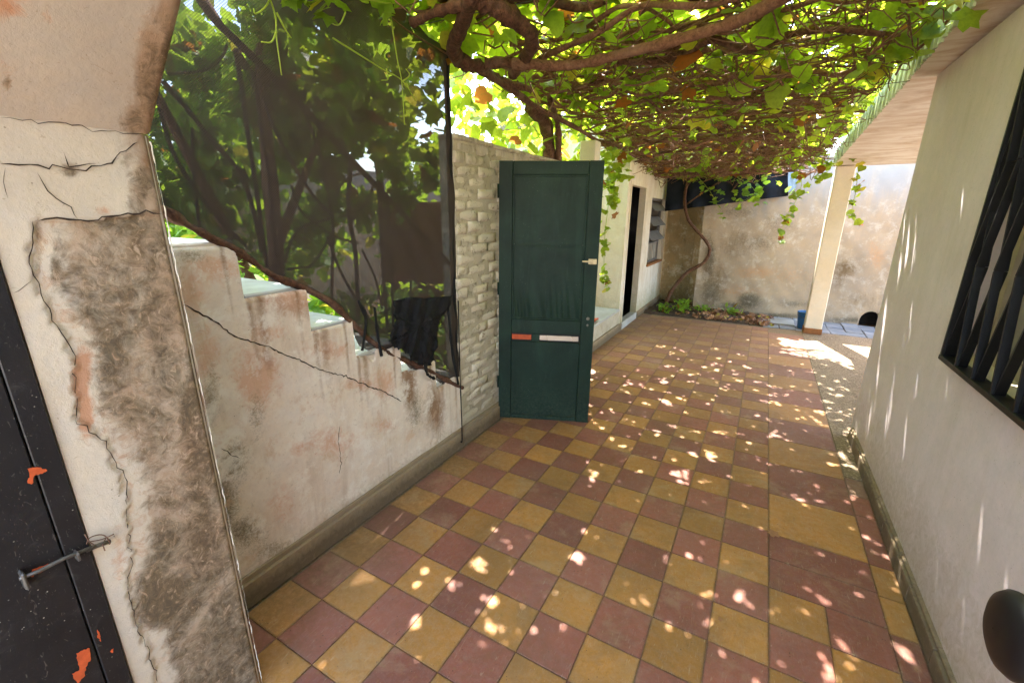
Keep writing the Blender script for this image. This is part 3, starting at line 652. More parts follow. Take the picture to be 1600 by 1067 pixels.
# navy cloth hung on the wall top
def cloth(name, pts4, nu, nv, amp, mat, th=.003, freq=(3, 2)):
    A, B, Cc, D = [np.array(p, float) for p in pts4]; V = []
    for s_ in (0, 1):
        for i in range(nu+1):
            for j in range(nv+1):
                u, v = i/nu, j/nv; p = (A*(1-u)+B*u)*(1-v)+(D*(1-u)+Cc*u)*v
                p = p+np.array([0, -1., 0])*(amp*(math.sin(u*freq[0]*6.28+2*v)+.6*math.sin(v*freq[1]*6.28+5*u)+.4*math.sin((u*2-v)*15))+s_*th); V.append(p)
    k = (nu+1)*(nv+1); Fq = [(i*(nv+1)+j, (i+1)*(nv+1)+j, (i+1)*(nv+1)+j+1, i*(nv+1)+j+1) for i in range(nu) for j in range(nv)]
    return link(name, mesh(name, V, Fq+[tuple(q+k for q in f[::-1]) for f in Fq], mat, True))
o = cloth('tarpaulin', [(-1.50, 7.82, 1.58), (.215, 7.83, 1.80), (.12, 7.80, 2.36), (-1.50, 7.80, 2.42)], 60, 24, .022, M_NAVY, freq=(5, 2.2)); tag(o, 'dark navy shade cloth draped over the top of the end wall', 'tarpaulin')
o = cloth('cloth_strip', [(.20, 7.845, 1.84), (.30, 7.845, 1.90), (.27, 7.83, 2.32), (.14, 7.83, 2.32)], 6, 10, .006, simple('pale_blue_cloth', srgb('#8798a5'), .8), freq=(2, 2)); tag(o, 'narrow pale blue cloth strip hanging at the right end of the navy cloth', 'cloth')

# ------------------------------------------------------------------ house on the right
ho = empty('house', (1.5, 1.5, 0)); tag(ho, 'white house wall on the right with a sloping flat roof and barred window', 'house')
gy0, gy1, gz0, gz1 = 1.18, 2.50, .945, 2.14
hw = G()
hw.box((RX, -2.2, -.05), (RX+.2, gy0, 2.62)); hw.box((RX, gy0, -.05), (RX+.2, gy1, gz0)); hw.box((RX, gy0, gz1), (RX+.2, gy1, 2.6)); hw.box((RX, gy1, -.05), (RX+.2, 3.70, 2.305))
hw.box((RX+.2, 3.5, -.05), (4.0, 3.70, 2.30)); 
adopt(hw.build('wall', M_RW), ho)
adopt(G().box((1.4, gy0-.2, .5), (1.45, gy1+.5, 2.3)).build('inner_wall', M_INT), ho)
def zs(y): return 2.115+.058*(6.92-y)
rf = G(); ya, yb = -.4, 7.03
rf.add([(x, y, zs(y)+dz) for y in (ya, yb) for x in (.615, 4.1) for dz in (.0, .13)], [(0, 1, 3, 2), (4, 6, 7, 5), (0, 4, 5, 1), (2, 3, 7, 6), (0, 2, 6, 4), (1, 5, 7, 3)])
adopt(rf.build('roof_slab', M_SOF), ho)
rb = G()
for i in range(150):
    y = .2+i*.0455
    if y > yb: break
    rb.add([(x, y+dy, zs(y)+dz) for dy in (0, .026) for x in (.598+.004*(i % 3), .616) for dz in (-.004 if i % 4 else -.012, .17)], [(0, 1, 3, 2), (4, 6, 7, 5), (0, 4, 5, 1), (2, 3, 7, 6), (0, 2, 6, 4), (1, 5, 7, 3)])
o = rb.build('ribbed_fascia', M_FAS); o['kind'] = 'stuff'; adopt(o, ho)
# skirting tiles
y = -.4; i = 0
while y < 3.60:
    L = (.2, .31, .2, .26)[i % 4]; L = min(L, 3.62-y)
    o = G().box((RX+.004, y+.002, 0), (RX-.020-random.uniform(0, .004), y+L-.002, .074), .003).box((RX+.004, y+.001, .0745), (RX-.014, y+L-.001, .09), .003).build('skirting_tile', M_PLN); adopt(o, ho); y += L; i += 1
# window: frame, sill, panes
wn = adopt(G().box((RX+.12, gy0, gz0), (RX+.16, gy0+.05, gz1)).box((RX+.12, gy1-.05, gz0), (RX+.16, gy1, gz1)).box((RX+.12, gy0+.05, gz0), (RX+.16, gy1-.05, gz0+.06)).box((RX+.12, gy0+.05, gz1-.05), (RX+.16, gy1-.05, gz1)).box((RX+.12, (gy0+gy1)/2-.03, gz0+.06), (RX+.16, (gy0+gy1)/2+.03, gz1-.05)).build('window', simple('window_frame_paint', srgb('#b9aa8e'), .6, .1, 20)), ho)
for a, b in ((gy0+.05, (gy0+gy1)/2-.03), ((gy0+gy1)/2+.03, gy1-.05)):
    q = G().box((RX+.138, a, gz0+.06), (RX+.144, b, gz1-.05)).build('pane', M_GLS); q.parent = wn
adopt(G().box((RX+.003, gy0-.0, gz0-.02), (RX+.12, gy1-.0, gz0+.012), .004).build('window_sill', M_COLM), ho)
# iron grille fixed on the wall
gr = empty('window_grille', (RX, 1.8, .92)); tag(gr, 'black iron window grille of zigzag flat bars on the right wall', 'window grille')
xg = RX-.045; _q = px(1466, 560, RX-.05); b0, b1, c0, c1 = 1.05, float(_q[1]), float(_q[2])+.02, 2.16; print('grille', _q)
def flat(y0, z0, y1, z1, x0, x1, w): # flat bar standing edge-on to the wall
    d = np.array([y1-y0, z1-z0]); n = np.array([-d[1], d[0]])/np.linalg.norm(d)*w/2
    P = [(y0-n[0], z0-n[1]), (y0+n[0], z0+n[1]), (y1+n[0], z1+n[1]), (y1-n[0], z1-n[1])]
    return [(x, p[0], p[1]) for x in (x0, x1) for p in P], [(0, 1, 2, 3), (7, 6, 5, 4), (0, 4, 5, 1), (1, 5, 6, 2), (2, 6, 7, 3), (3, 7, 4, 0)]
adopt(G().box((RX-.052, b0, c0-.02), (RX+.002, b1, c0), .002).box((RX-.052, b0, c1), (RX+.002, b1, c1+.02), .002).box((RX-.05, b1-.014, c0), (RX+.002, b1, c1), .002).box((RX-.05, b0, c0), (RX+.002, b0+.014, c1), .002).build('frame', M_BLK), gr)
pit = .155; hh = .36
nb = int((b1-b0)/pit)
for k in range(nb+1):
    for s_ in (-1, 1):
        if (k == 0 and s_ == 1) : pass
        q = G(); yb_ = b1-.012-k*pit; z = c0; y = yb_; sg = s_; seg = 0
        while z < c1-.001:
            z2 = min(z+hh, c1); y2 = y+sg*pit/2*(z2-z)/hh
            if y2 > b1-.004: y2 = b1-.006
            if y2 < b0+.02: y2 = b0+.02
            xs = (xg-.004, xg+.020) if s_ == 1 else (xg+.004, xg+.030)
            q.add(*flat(y, z+(.0015 if seg else 0), y2, z2, xs[0], xs[1], .009 if s_ == 1 else .0085)); y, z, sg, seg = y2, z2, -sg, seg+1
        adopt(q.build('bar', M_BLK), gr)

# porch column, bucket
cl = empty('porch_column', (.74, 7.01, 0)); tag(cl, 'slim square cream column under the far roof corner, brown at its foot', 'column')
o = G().box((-.098, -.093, .07), (.098, .093, zs(7.01)-.006), .008).build('shaft', M_COLM, cl); o = G().box((-.105, -.1, 0), (.105, .1, .075), .006).build('painted_foot', M_BTRM, cl)
bk = empty('bucket', (.662, 7.24, .002)); tag(bk, 'small blue plastic bucket standing behind the porch column', 'bucket')
G().lathe([(.001, .004), (.075, .0), (.079, .004), (.1, .215), (.107, .217), (.107, .235), (.1, .236), (.096, .23), (.074, .012), (.001, .012)], (0, 0, 0), 28).build('body', M_BLUE, bk, True)
G().tube(smoothpath([(-.108, 0, .21), (-.09, -.06, .175), (0, -.115, .155), (.09, -.06, .175), (.108, 0, .21)], 5), .003, 6).build('handle', M_STEEL, bk, True)

# ------------------------------------------------------------------ near archway on the left
PXX = -1.24
ar = empty('archway', (-1.4, .3, 0)); tag(ar, 'thick stained archway pillar with peeling plaster in the left foreground', 'archway')
adopt(G().box((PXX-.012, -.3, -.05), (-1.62, .524, 2.9)).build('pillar_core', M_PIL), ar)
# face with masks
res = .006; ys_ = np.arange(.252, .541, res); zs_ = np.arange(0, 1.690, res)
paint_edge = [(50, 345), (52, 380), (48, 420), (60, 450), (85, 500), (104, 532), (116, 560), (118, 610), (120, 655), (165, 690), (178, 730), (198, 770), (200, 830), (206, 880), (196, 905), (216, 985), (232, 1010), (246, 1067), (250, 1110)]
pe = np.array([px(a, b, PXX)[1:] for a, b in paint_edge]); o_ = np.argsort(pe[:, 1]); pez, pey = pe[o_, 1], pe[o_, 0]
Yg, Zg = np.meshgrid(ys_, zs_, indexing='ij'); Yg = Yg.ravel(); Zg = Zg.ravel()
bnd = np.interp(Zg, pez, pey)+.004*np.sin(Zg*90)+.003*np.sin(Zg*210+1)+.002*np.sin(Zg*433)
zt = px(200, 345, PXX)[2]; crackz = np.interp(Yg, [.25, .36, .42, .54], [px(60, 345, PXX)[2]+.0, zt+.005, px(120, 342, PXX)[2], px(255, 330, PXX)[2]])
bare = ((Yg > bnd) & (Zg < crackz)).astype(float)
Xg = PXX+disp(Yg, Zg, .8)-.0045*bare; ed = Yg > .534; Xg[ed] -= .012; Xg[Yg > .528] -= .003
V = np.c_[Xg, Yg, Zg]; P2 = proj(np.c_[np.full(len(Yg), PXX), Yg, Zg])
d_edge = .541-Yg
sal = np.maximum(gauss(P2, [(128, 590, 18, 60, 1.1), (135, 650, 14, 40, 1.0), (200, 470, 30, 60, .5), (185, 870, 14, 60, .5), (300, 700, 26, 90, .5), (160, 330, 20, 10, .6)]), bare*.30)
brn = np.clip(1.15-d_edge/.085, 0, 1)*.85*np.clip((Zg-1.0)/.3, .25, 1)
brn = np.maximum(brn, gauss(P2, [(235, 260, 30, 60, .95), (215, 380, 40, 60, .6), (200, 640, 60, 110, .55), (270, 800, 60, 90, .5)]))
drk = bare*np.clip((Yg-bnd)/.06, 0, 1)*.52
drk = np.maximum(drk, np.clip(1-d_edge/.05, 0, 1)*.75*(Zg < 1.55))
drk = np.maximum(drk, gauss(P2, [(310, 700, 40, 150, .95), (250, 500, 40, 90, .85), (215, 390, 24, 40, .9), (320, 850, 50, 90, .9), (260, 930, 50, 60, .85), (90, 420, 14, 30, .55), (110, 265, 20, 14, .55), (225, 300, 30, 50, .6), (60, 380, 10, 60, .5), (200, 250, 14, 20, .4)]))
ni, nj = len(ys_), len(zs_); idx = np.arange(ni*nj).reshape(ni, nj); Fq = np.stack([idx[:-1, :-1], idx[1:, :-1], idx[1:, 1:], idx[:-1, 1:]], -1).reshape(-1, 4)
o = link('plaster_face', mesh('plaster_face', V, Fq, M_PIL, True, {'msk': np.c_[sal, brn, drk]})); adopt(o, ar)
# chipped pale arris
zz_ = np.arange(0.0, 1.68, .008); n_ = len(zz_); on = np.repeat(rng.random(n_//6+1) > .35, 6)[:n_]
v, f = tube([(PXX-.002+rng.uniform(-.0012, .0008), .5365+rng.uniform(-.0015, .001), z) for z in zz_], np.where(on, rng.uniform(.0008, .0022, n_), .0003), 5, True)
adopt(link('arris', mesh('arris', v, f, M_COLM, True)), ar)
G_ = G().box((PXX-.013, .525, -.05), (-1.62, .5345, 1.684)); adopt(G_.build('pillar_end', M_PIL), ar)
# haunch (straight flare to the lintel)
hx, hz = -.80, 2.125; na, nbb = 60, 90; V = []
for i in range(na+1):
    for j in range(nbb+1):
        u = i/na; w = j/nbb; x = PXX+(hx-PXX)*u; z = 1.684+(hz-1.684)*u; yv = -.3+(.541+.3)*w
        n_ = float(disp(yv, z, 1.4)); V.append((x+n_*.7-(.004 if w > .99 else 0), yv, z-n_*.7+(.006 if w > .99 else 0)))
V = np.array(V); P2 = proj(np.c_[V[:, 0], np.clip(V[:, 1], .1, 1), V[:, 2]])
idx = np.arange((na+1)*(nbb+1)).reshape(na+1, nbb+1); Fq = np.stack([idx[:-1, :-1], idx[:-1, 1:], idx[1:, 1:], idx[1:, :-1]], -1).reshape(-1, 4)
de = .541-V[:, 1]
sal = gauss(P2, [(20, 10, 40, 25, .6), (75, 40, 12, 60, .4), (25, 100, 40, 60, .3), (10, 130, 14, 30, .5)])
brn = np.clip(1.1-de/.085, 0, 1)*.8; drk = np.maximum(np.clip(1-de/.1, 0, 1)*.25, 0)+gauss(P2, [(235, 120, 22, 90, .75), (262, 50, 14, 60, .55), (10, 130, 8, 16, .7), (215, 190, 30, 30, .5)])
adopt(link('haunch_face', mesh('haunch_face', V, Fq, M_HAU, True, {'msk': np.c_[sal, brn, drk]})), ar)
adopt(G().prism([(PXX-.01, 1.70), (hx-.005, hz+.012), (.72, hz+.012), (.72, 2.6), (PXX-.01, 2.6)], 1, -.3, .533).build('lintel', M_PIL), ar)
adopt(G().box((PXX-.01, -2.2, -.05), (-1.62, -.301, 2.6)).build('side_wall', M_PIL), ar)
def pcrk(pts, w=.003): return crk('crack', pts, PXX, w, ar)
pcrk([(0, 256), (60, 259), (105, 264), (130, 262), (170, 260), (188, 240), (215, 222)], .0026)
pcrk([(60, 345), (90, 342), (125, 344), (160, 340), (200, 338), (228, 331), (252, 334)], .0035)
pcrk([(8, 262), (6, 285), (12, 310)], .0012); pcrk([(58, 270), (75, 300), (110, 325), (121, 342)], .0018); pcrk([(100, 240), (108, 262), (150, 256)], .0018)
pcrk(paint_edge[:9], .0016); pcrk([(117, 655), (140, 675), (165, 690), (175, 715), (195, 745), (200, 780)], .0018)
pcrk([(198, 775), (200, 830), (206, 880), (197, 903), (215, 985), (230, 1010), (246, 1064)], .0016); pcrk([(20, 458), (50, 438)], .0012)
pcrk([(0, 184), (100, 195), (180, 206), (234, 214)], .0014)
# black steel door set in the side
bd = empty('steel_door', (PXX, -.2, 0)); tag(bd, 'black painted steel door with orange primer chips at the left edge', 'door')
zt_ = 1.66
adopt(G().box((PXX-.02, -.72, .02), (PXX+.004, .206, zt_), .002).box((PXX-.02, .2085, .02), (PXX+.006, .249, zt_), .002).build('leaf', M_BDR), bd)
bl = adopt(G().tube([px(30, 904, PXX+.022), px(60, 892, PXX+.022), px(100, 872, PXX+.022), px(150, 852, PXX+.02)], .0042, 7).build('bolt', M_STEEL, None, True), bd)
for a, b in (((27, 892), (44, 915)), ((114, 860), (122, 871))):
    p, q = px(*a, PXX+.01), px(*b, PXX+.01); adopt(G().box((PXX+.004, min(p[1], q[1]), min(p[2], q[2])), (PXX+.030, max(p[1], q[1]), max(p[2], q[2])), .004).build('bolt_keeper', M_STEEL), bd)
def chip(pts, mt_=None):
    pp_ = []
    for (a, b), (c_, d_) in zip(pts, pts[1:]+pts[:1]):
        for t in (0, .25, .5, .75): pp_.append((a+(c_-a)*t+random.uniform(-1.3, 1.3)*(t > 0), b+(d_-b)*t+random.uniform(-1.3, 1.3)*(t > 0)))
    Q = [px(a, b, PXX+.0068) for a, b in pp_]; n = len(Q); adopt(link('primer_chip', mesh('primer_chip', Q, [tuple(range(n))], mt_ or M_ORG)), bd)
chip([(43, 732), (60, 730), (74, 735), (66, 740), (54, 743), (50, 756), (43, 754), (46, 742)])
chip([(119, 1020), (131, 1014), (140, 1012), (142, 1028), (134, 1042), (133, 1055), (122, 1067), (118, 1062), (112, 1052), (124, 1046), (122, 1034)])
chip([(50, 889), (75, 880), (76, 886), (60, 896), (48, 901)]); chip([(152, 983), (156, 990), (158, 1002), (152, 996)]); chip([(172, 1018), (178, 1012), (176, 1020)])
# staple and wire on the wall
hs = empty('wall_staple', tuple(px(152, 848, PXX))); tag(hs, 'rusty wire-bound staple on the pillar beside the bolt of the black door', 'staple')
def rel(pts, o): return [np.array(p)-np.array(o.location) for p in pts]
G().tube(rel([px(134, 860, PXX+.012), px(150, 853, PXX+.016), px(172, 845, PXX+.014)], hs), .005, 7).build('pin', M_STEEL, hs, True)
for k, L in enumerate([[(135, 850), (140, 840), (155, 835), (165, 838), (160, 848), (140, 856)], [(140, 846), (160, 842), (178, 834)], [(132, 834), (140, 846), (150, 852)], [(160, 850), (164, 860)], [(166, 838), (172, 848), (170, 850)]]):
    G().tube(smoothpath(rel([px(a, b, PXX+.014+.003*k) for a, b in L], hs), 4), .0012, 5).build('wire', M_CANE, hs, True)

# entrance door with dark knob, close on the right
ed_ = empty('entrance_door', (.285, .36, 0)); tag(ed_, 'open entrance door whose round dark knob shows at the lower right', 'door')
kc = CAM+ray(1580, 990)*.52
lx = kc[0]+.068; ly = kc[1]-.012
adopt(G().box((lx, ly-.74, .01), (lx+.04, ly, 2.02), .003).build('leaf', M_DWOOD), ed_)
kn = G(); kp = [(.0005, -.0095), (.010, -.009), (.020, -.0075), (.027, -.0045), (.0302, 0), (.0300, .003), (.027, .006), (.019, .0085), (.012, .011), (.0105, .018), (.013, .021), (.022, .023), (.0275, .026), (.0275, .030), (.022, .033), (.012, .036), (.012, .066)]
kn.lathe(kp, (kc[0], kc[1], kc[2]), 48, 'x'); ko = adopt(kn.build('knob', M_KNOB, None, True), ed_)
adopt(G().box((lx-.004, ly-.055, kc[2]-.10), (lx, ly-.004, kc[2]+.07), .001).build('knob_plate', M_STEEL), ed_)

# ------------------------------------------------------------------ green door
gd = empty('green_door', (-1.592, 2.640, .022)); 
ang = math.atan2(2.893-2.632, -.965+1.588); gd.rotation_euler = (0, math.radians(.25), ang)
tag(gd, 'open dark green panelled door with a mirror strip across it', 'door')
Wd, Hd, Td = .678, 1.832, .036
# local: x along door, y depth (front at -y), z up
def part(name, boxes, mat, bev=.003, par=gd):
    q = G()
    for a, b in boxes: q.box(a, b, bev)
    return q.build(name, mat, par)
sw = .092; yF = -Td/2; zr = [0, .02, 1.7]
part('stile', [((0, yF, 0), (sw, Td/2, Hd))], M_GRN); part('stile', [((Wd-sw, yF, 0), (Wd, Td/2, Hd))], M_GRN)
part('rail', [((sw+.001, yF+.0015, Hd-.085), (Wd-sw-.001, Td/2-.002, Hd-.001))], M_GRN)
part('rail', [((sw+.001, yF+.0015, .678), (Wd-sw-.001, Td/2-.002, .778))], M_GRN)
part('rail', [((sw+.001, yF+.0015, .001), (Wd-sw-.001, Td/2-.002, .035))], M_GRN)
part('upper_panel', [((sw+.001, yF+.010, .779), (Wd-sw-.001, Td/2-.010, 1.30))], M_GRN)
part('upper_panel', [((sw+.001, yF+.0085, 1.302), (Wd-sw-.001, Td/2-.011, Hd-.086))], M_GRN)
part('lower_panel', [((sw+.001, yF+.005, .036), (Wd-sw-.001, Td/2-.008, .615))], M_GRN)
bead = []
for z0, z1 in ((.779, Hd-.086),):
    bead += [((sw+.001, yF+.003, z0), (sw+.013, yF+.012, z1)), ((Wd-sw-.013, yF+.003, z0), (Wd-sw-.001, yF+.012, z1)), ((sw+.013, yF+.0035, z0), (Wd-sw-.013, yF+.012, z0+.012)), ((sw+.013, yF+.0035, z1-.012), (Wd-sw-.013, yF+.012, z1))]
part('beading', bead, M_GRN, .002)
# sheet stretched over the upper panel, gathered in folds at its foot
nx, nz = 60, 60; V = []; x0, x1_, z0, z1 = sw+.016, Wd-sw-.018, .793, Hd-.10
for i in range(nx+1):
    for j in range(nz+1):
        u, w = i/nx, j/nz; fold = math.exp(-((w-.05)/.13)**2)
        d_ = .0008*math.sin(u*9+w*4)+.0006*math.sin(w*13+u*5)+fold*.0042*math.sin(u*52+3*math.sin(u*9)+w*14)+.0035*math.exp(-((w-.55)/.012)**2)+.0003*math.sin(u*31+2*math.sin(w*5))
        V.append((x0+(x1_-x0)*u, yF+.0065-d_-.0012, z0+(z1-z0)*w))
Fq = np.array([(i*(nz+1)+j, (i+1)*(nz+1)+j, (i+1)*(nz+1)+j+1, i*(nz+1)+j+1) for i in range(nx) for j in range(nz)])
link('sheet', mesh('sheet', V, Fq, M_GRN, True), gd)
part('slot_backing', [((sw+.001, yF+.012, .616), (Wd-sw-.001, Td/2-.012, .677))], M_BLK, .001)
for a, b, mt_ in ((sw+.004, sw+.145, M_TERR), (sw+.205, Wd-sw-.012, M_CHR)): part('mirror_strip', [((a, yF+.006, .628), (b, yF+.0115, .664))], mt_, .001)
part('slot_block', [((sw+.148, yF+.004, .618), (sw+.202, yF+.0118, .675))], M_GRN, .001)
lt = part('latch', [((Wd-.066, yF-.012, 1.178), (Wd-.010, yF-.0005, 1.214)), ((Wd-.108, yF-.010, 1.190), (Wd-.062, yF-.004, 1.202))], M_BRASS, .003)
part('latch_knob', [((Wd-.052, yF-.026, 1.186), (Wd-.034, yF-.012, 1.206))], M_BRASS, .004, lt)
q = G(); q.lathe([(.0005, 0), (.011, .0), (.012, .003), (.0115, .006), (.0005, .007)], (0, 0, 0), 18, 'x'); o = q.build('lock_cylinder', M_STEEL, gd); o.location = (Wd-.046, yF-.0005, .80); o.rotation_euler = (0, 0, -math.pi/2)
o2 = o.copy(); COL.objects.link(o2); o2.location = (Wd-.046, yF+.003, .752); o2.scale = (1, .6, .8)
for z in (.25, .95, 1.6):
    q = G().tube([(-.004, yF-.004, z), (-.004, yF-.004, z+.09)], .006, 8).build('hinge', M_GRN, gd, True)

# ------------------------------------------------------------------ stair railing with shade net behind/over it
NX = -1.609
ra = empty('stair_railing', (NX, 1.5, .9)); tag(ra, 'old iron stair railing with curved bars behind the black shade net', 'railing')
def rb_(name, pts, r, X=NX-.03, mat=M_RAIL, wob=0.): return adopt(tubeobj(name, [px(a, b, X) for a, b in pts], r, mat, None, 7, 5, wob), ra)
rb_('handrail', [(295, -30), (330, 25), (400, 95), (470, 165), (560, 262), (640, 345), (700, 410), (722, 432)], .013)
rb_('bottom_rail', [(240, 318), (290, 350), (330, 372), (385, 402), (430, 432), (480, 452), (520, 475), (560, 515), (600, 548), (640, 566), (690, 590), (722, 606)], .0135, NX-.002, M_BARK, .22)
BARS = [([(254, 127), (300, 180), (335, 225), (369, 262), (392, 315), (410, 395)], .009), ([(249, 169), (262, 215), (279, 255), (324, 322), (385, 385)], .007), ([(369, 86), (378, 140), (387, 210), (399, 285), (414, 397), (420, 425)], .009),
        ([(395, 112), (402, 150), (410, 210), (421, 285), (434, 425)], .009), ([(410, 150), (440, 225), (485, 300), (519, 337)], .008), ([(470, 165), (500, 240), (515, 319), (520, 356), (518, 470)], .008),
        ([(522, 322), (530, 295), (545, 278), (568, 270)], .005), ([(530, 339), (555, 333), (575, 315), (584, 285)], .006), ([(446, 410), (452, 385), (470, 356), (515, 342)], .006), ([(449, 421), (470, 418), (490, 411), (520, 363)], .006),
        ([(591, 290), (594, 340), (598, 415), (606, 520)], .009), ([(604, 300), (608, 340), (612, 415), (615, 530)], .008), ([(512, 370), (535, 430), (576, 497), (602, 520)], .007), ([(565, 389), (587, 437), (597, 482)], .006),
        ([(613, 350), (628, 400), (650, 440), (666, 456)], .007), ([(647, 362), (662, 415), (668, 460)], .006), ([(700, 404), (673, 437), (668, 464)], .005), ([(688, 497), (711, 550), (715, 595)], .006), ([(681, 535), (700, 575), (712, 590)], .006),
        ([(640, 562), (665, 575), (690, 590), (720, 612)], .007), ([(436, 60), (440, 110), (452, 150)], .006), ([(355, 70), (346, 90), (320, 110), (262, 116)], .005), ([(548, 250), (545, 330), (556, 400), (560, 500)], .012), ([(455, 290), (470, 330), (500, 355), (530, 372), (560, 380)], .006), ([(300, 200), (305, 290), (312, 360)], .006), ([(640, 350), (642, 420), (640, 540)], .007)]
for L, r_ in BARS: rb_('bar', L, r_*.85)
po = tubeobj('net_post', [(NX-.012, 2.150, .5), (NX-.012, 2.150, 1.0), (NX-.012, 2.150, 2.40)], .015, M_NETB, None, 8, 4); tag(po, 'thin black post holding the right edge of the shade net', 'post')
# net: grid on plane, cut below the bottom rail, wrinkled
nl = np.array([px(a, b, NX)[1:] for a, b in [(240, 318), (290, 352), (330, 378), (385, 408), (430, 440), (480, 458), (520, 480), (545, 505), (560, 540), (575, 548), (590, 542), (600, 560), (620, 552), (640, 575), (670, 585), (690, 600), (722, 608)]])
ny, nz = 110, 110; V = []; hem = []
for i in range(ny+1):
    for j in range(nz+1):
        y = .50+(2.168-.50)*i/ny; zb = np.interp(y, nl[:, 0], nl[:, 1]) if y > nl[0, 0] else nl[0, 1]+(nl[0, 0]-y)*.73
        ztp = np.interp(y, [.5, 1.2, 1.68, 1.85, 2.0, 2.275], [2.62, 2.55, 2.425, 2.44, 2.37, 2.36]); z = zb+(ztp-zb)*j/nz
        d_ = .004*math.sin(y*11+z*6)+.003*math.sin(z*17-y*9)+.002*math.sin(y*40+z*25)
        V.append((NX+d_*(.3 if zb > z-.25 else 1), y, z)); w = j/nz
        hem.append(max(.95*math.exp(-((1-w)*(ztp-zb)/.012)**2) if w > .9 else 0, .95*(y > 2.115), .9*(w*(ztp-zb) < .010)))
Fq = np.array([(i*(nz+1)+j, (i+1)*(nz+1)+j, (i+1)*(nz+1)+j+1, i*(nz+1)+j+1) for i in range(ny) for j in range(nz)])
o = link('shade_net', mesh('shade_net', V, Fq, M_NET, True, {'hem': hem})); tag(o, 'black see-through shade net stretched above the stair wall', 'shade net')
# torn folded remnant
tp = [(615, 470), (640, 464), (665, 466), (708, 462), (704, 478), (690, 490), (684, 520), (682, 548), (674, 572), (655, 568), (640, 560), (630, 548), (612, 540), (610, 530), (618, 500)]
tq = []
for (a, b), (c_, d_) in zip(tp, tp[1:]+tp[:1]):
    for t in np.linspace(0, 1, 6, endpoint=False):
        w = 0 if b < 475 else 1; tq.append((a+(c_-a)*t+w*random.uniform(-2.6, 2.6), b+(d_-b)*t+w*random.uniform(-4, 3.5)))
n = len(tq); A = []; rings = np.linspace(1, .08, 9)
for q_ in rings:
    for a, b in tq:
        x_ = 655+(a-655)*q_; y_ = 512+(b-512)*q_; dd = .012*math.sin(x_*.32+y_*.05)+.009*math.sin(x_*.13-y_*.11+1)+.006*math.sin(x_*.7+y_*.2)+.02*(1-q_)
        A.append(px(x_, y_, NX+.034+dd))
A.append(px(655, 512, NX+.055)); B = [p-np.array([.003, 0, 0]) for p in A]; m2 = len(A)
ff = [(k*n+i, k*n+(i+1) % n, (k+1)*n+(i+1) % n, (k+1)*n+i) for k in range(8) for i in range(n)]+[(8*n+i, 8*n+(i+1) % n, 9*n) for i in range(n)]
o = link('torn_cloth', mesh('torn_cloth', A+B, ff+[tuple(q+m2 for q in f[::-1]) for f in ff]+[(i, m2+i, m2+(i+1) % n, (i+1) % n) for i in range(n)], M_NETB, True)); tag(o, 'opaque torn black cloth bunched at the foot of the shade net', 'cloth')
for k, L in enumerate([[(560, 470), (572, 500), (566, 548)], [(585, 480), (590, 520), (596, 556)], [(700, 480), (706, 540), (716, 600)], [(716, 470), (718, 560), (722, 680), (720, 690)], [(664, 566), (668, 585), (680, 592)]]):
    rb_('shred', L, .008 if k != 3 else .004, NX+.035, M_NETB, .25)
rb_('rope', [(560, -20), (600, 18), (640, 50), (690, 80), (720, 98)], .004, NX+.03, M_CANE, .1)

# ------------------------------------------------------------------ behind the net: brick wall, trees, shrubs
bb = empty('garden_wall', (-3, 4.6, 0)); tag(bb, 'low red brick garden wall seen through the black net', 'wall')
YB = 4.6; L0 = py_(588, 320, YB)[0]; zT = py_(640, 316, YB)[2]
adopt(G().box((L0, YB+.012, -.1), (-1.78, YB+.14, zT)).build('mortar_bed', M_MORT), bb)
bme = [G().box((-.117, -.02, -.031), (.117, .015, .031), .004) for _ in range(1)]
bmo = bme[0].build('brick', M_BRK, bb); bm_ = bmo.data; bmo.location = (L0+.125-bb.location.x, .0, .10)
row = 0; z = .03; cnt = 0
while z < zT-.03:
    x = L0+.12+(.12 if row % 2 else 0)
    while x < -1.9:
        if cnt < 290:
            q = bmo if (row == 0 and cnt == 0) else link('brick', bm_, bb); q.location = (x-bb.location.x, YB+random.uniform(-.004, .004)-bb.location.y, z+.031); cnt += 1
        x += .245
    z += .074; row += 1

def treething(name, label, trunk, r, sets, mat=M_LEAF2, limbs=(), group=None):
    e = empty(name, tuple(trunk[0])); tag(e, label, 'tree', group)
    adopt(tubeobj('trunk', trunk, r, M_BARK, None, 9, 6, .08), e)
    for L, rr in limbs: adopt(tubeobj('limb', L, rr, M_BARK, None, 6, 4, .1), e)
    o = leafmass('crown', mat, sets); adopt(o, e); del o['kind']; return e
def cloud(n, c, r, size, kind=0, tilt=1.2, clump=0, dens=None):
    if clump:
        cc = rng.normal(0, .55, (clump, 3))*r+np.array(c); P = cc[rng.integers(0, clump, n)]+rng.normal(0, .16, (n, 3))*np.array(r).max()*.55
    else: P = rng.uniform(-1, 1, (n, 3))*r+np.array(c)
    N = np.array([0, .2, 1.])+rng.normal(0, tilt, (n, 3)); return leaves(P, N, rng.uniform(.6, 1.2, n)*size, kind)
o = G().box((-6.8, -3, -.119), (-2.52, 9, -.09)).build('garden_soil', M_SOIL); tag(o, kind='structure')
o = G().box((-6.8, -3, -.1), (-6.95, 9, 2.3), .01).build('boundary_wall', M_BW); tag(o, 'far plain boundary wall beyond the garden trees', 'wall')
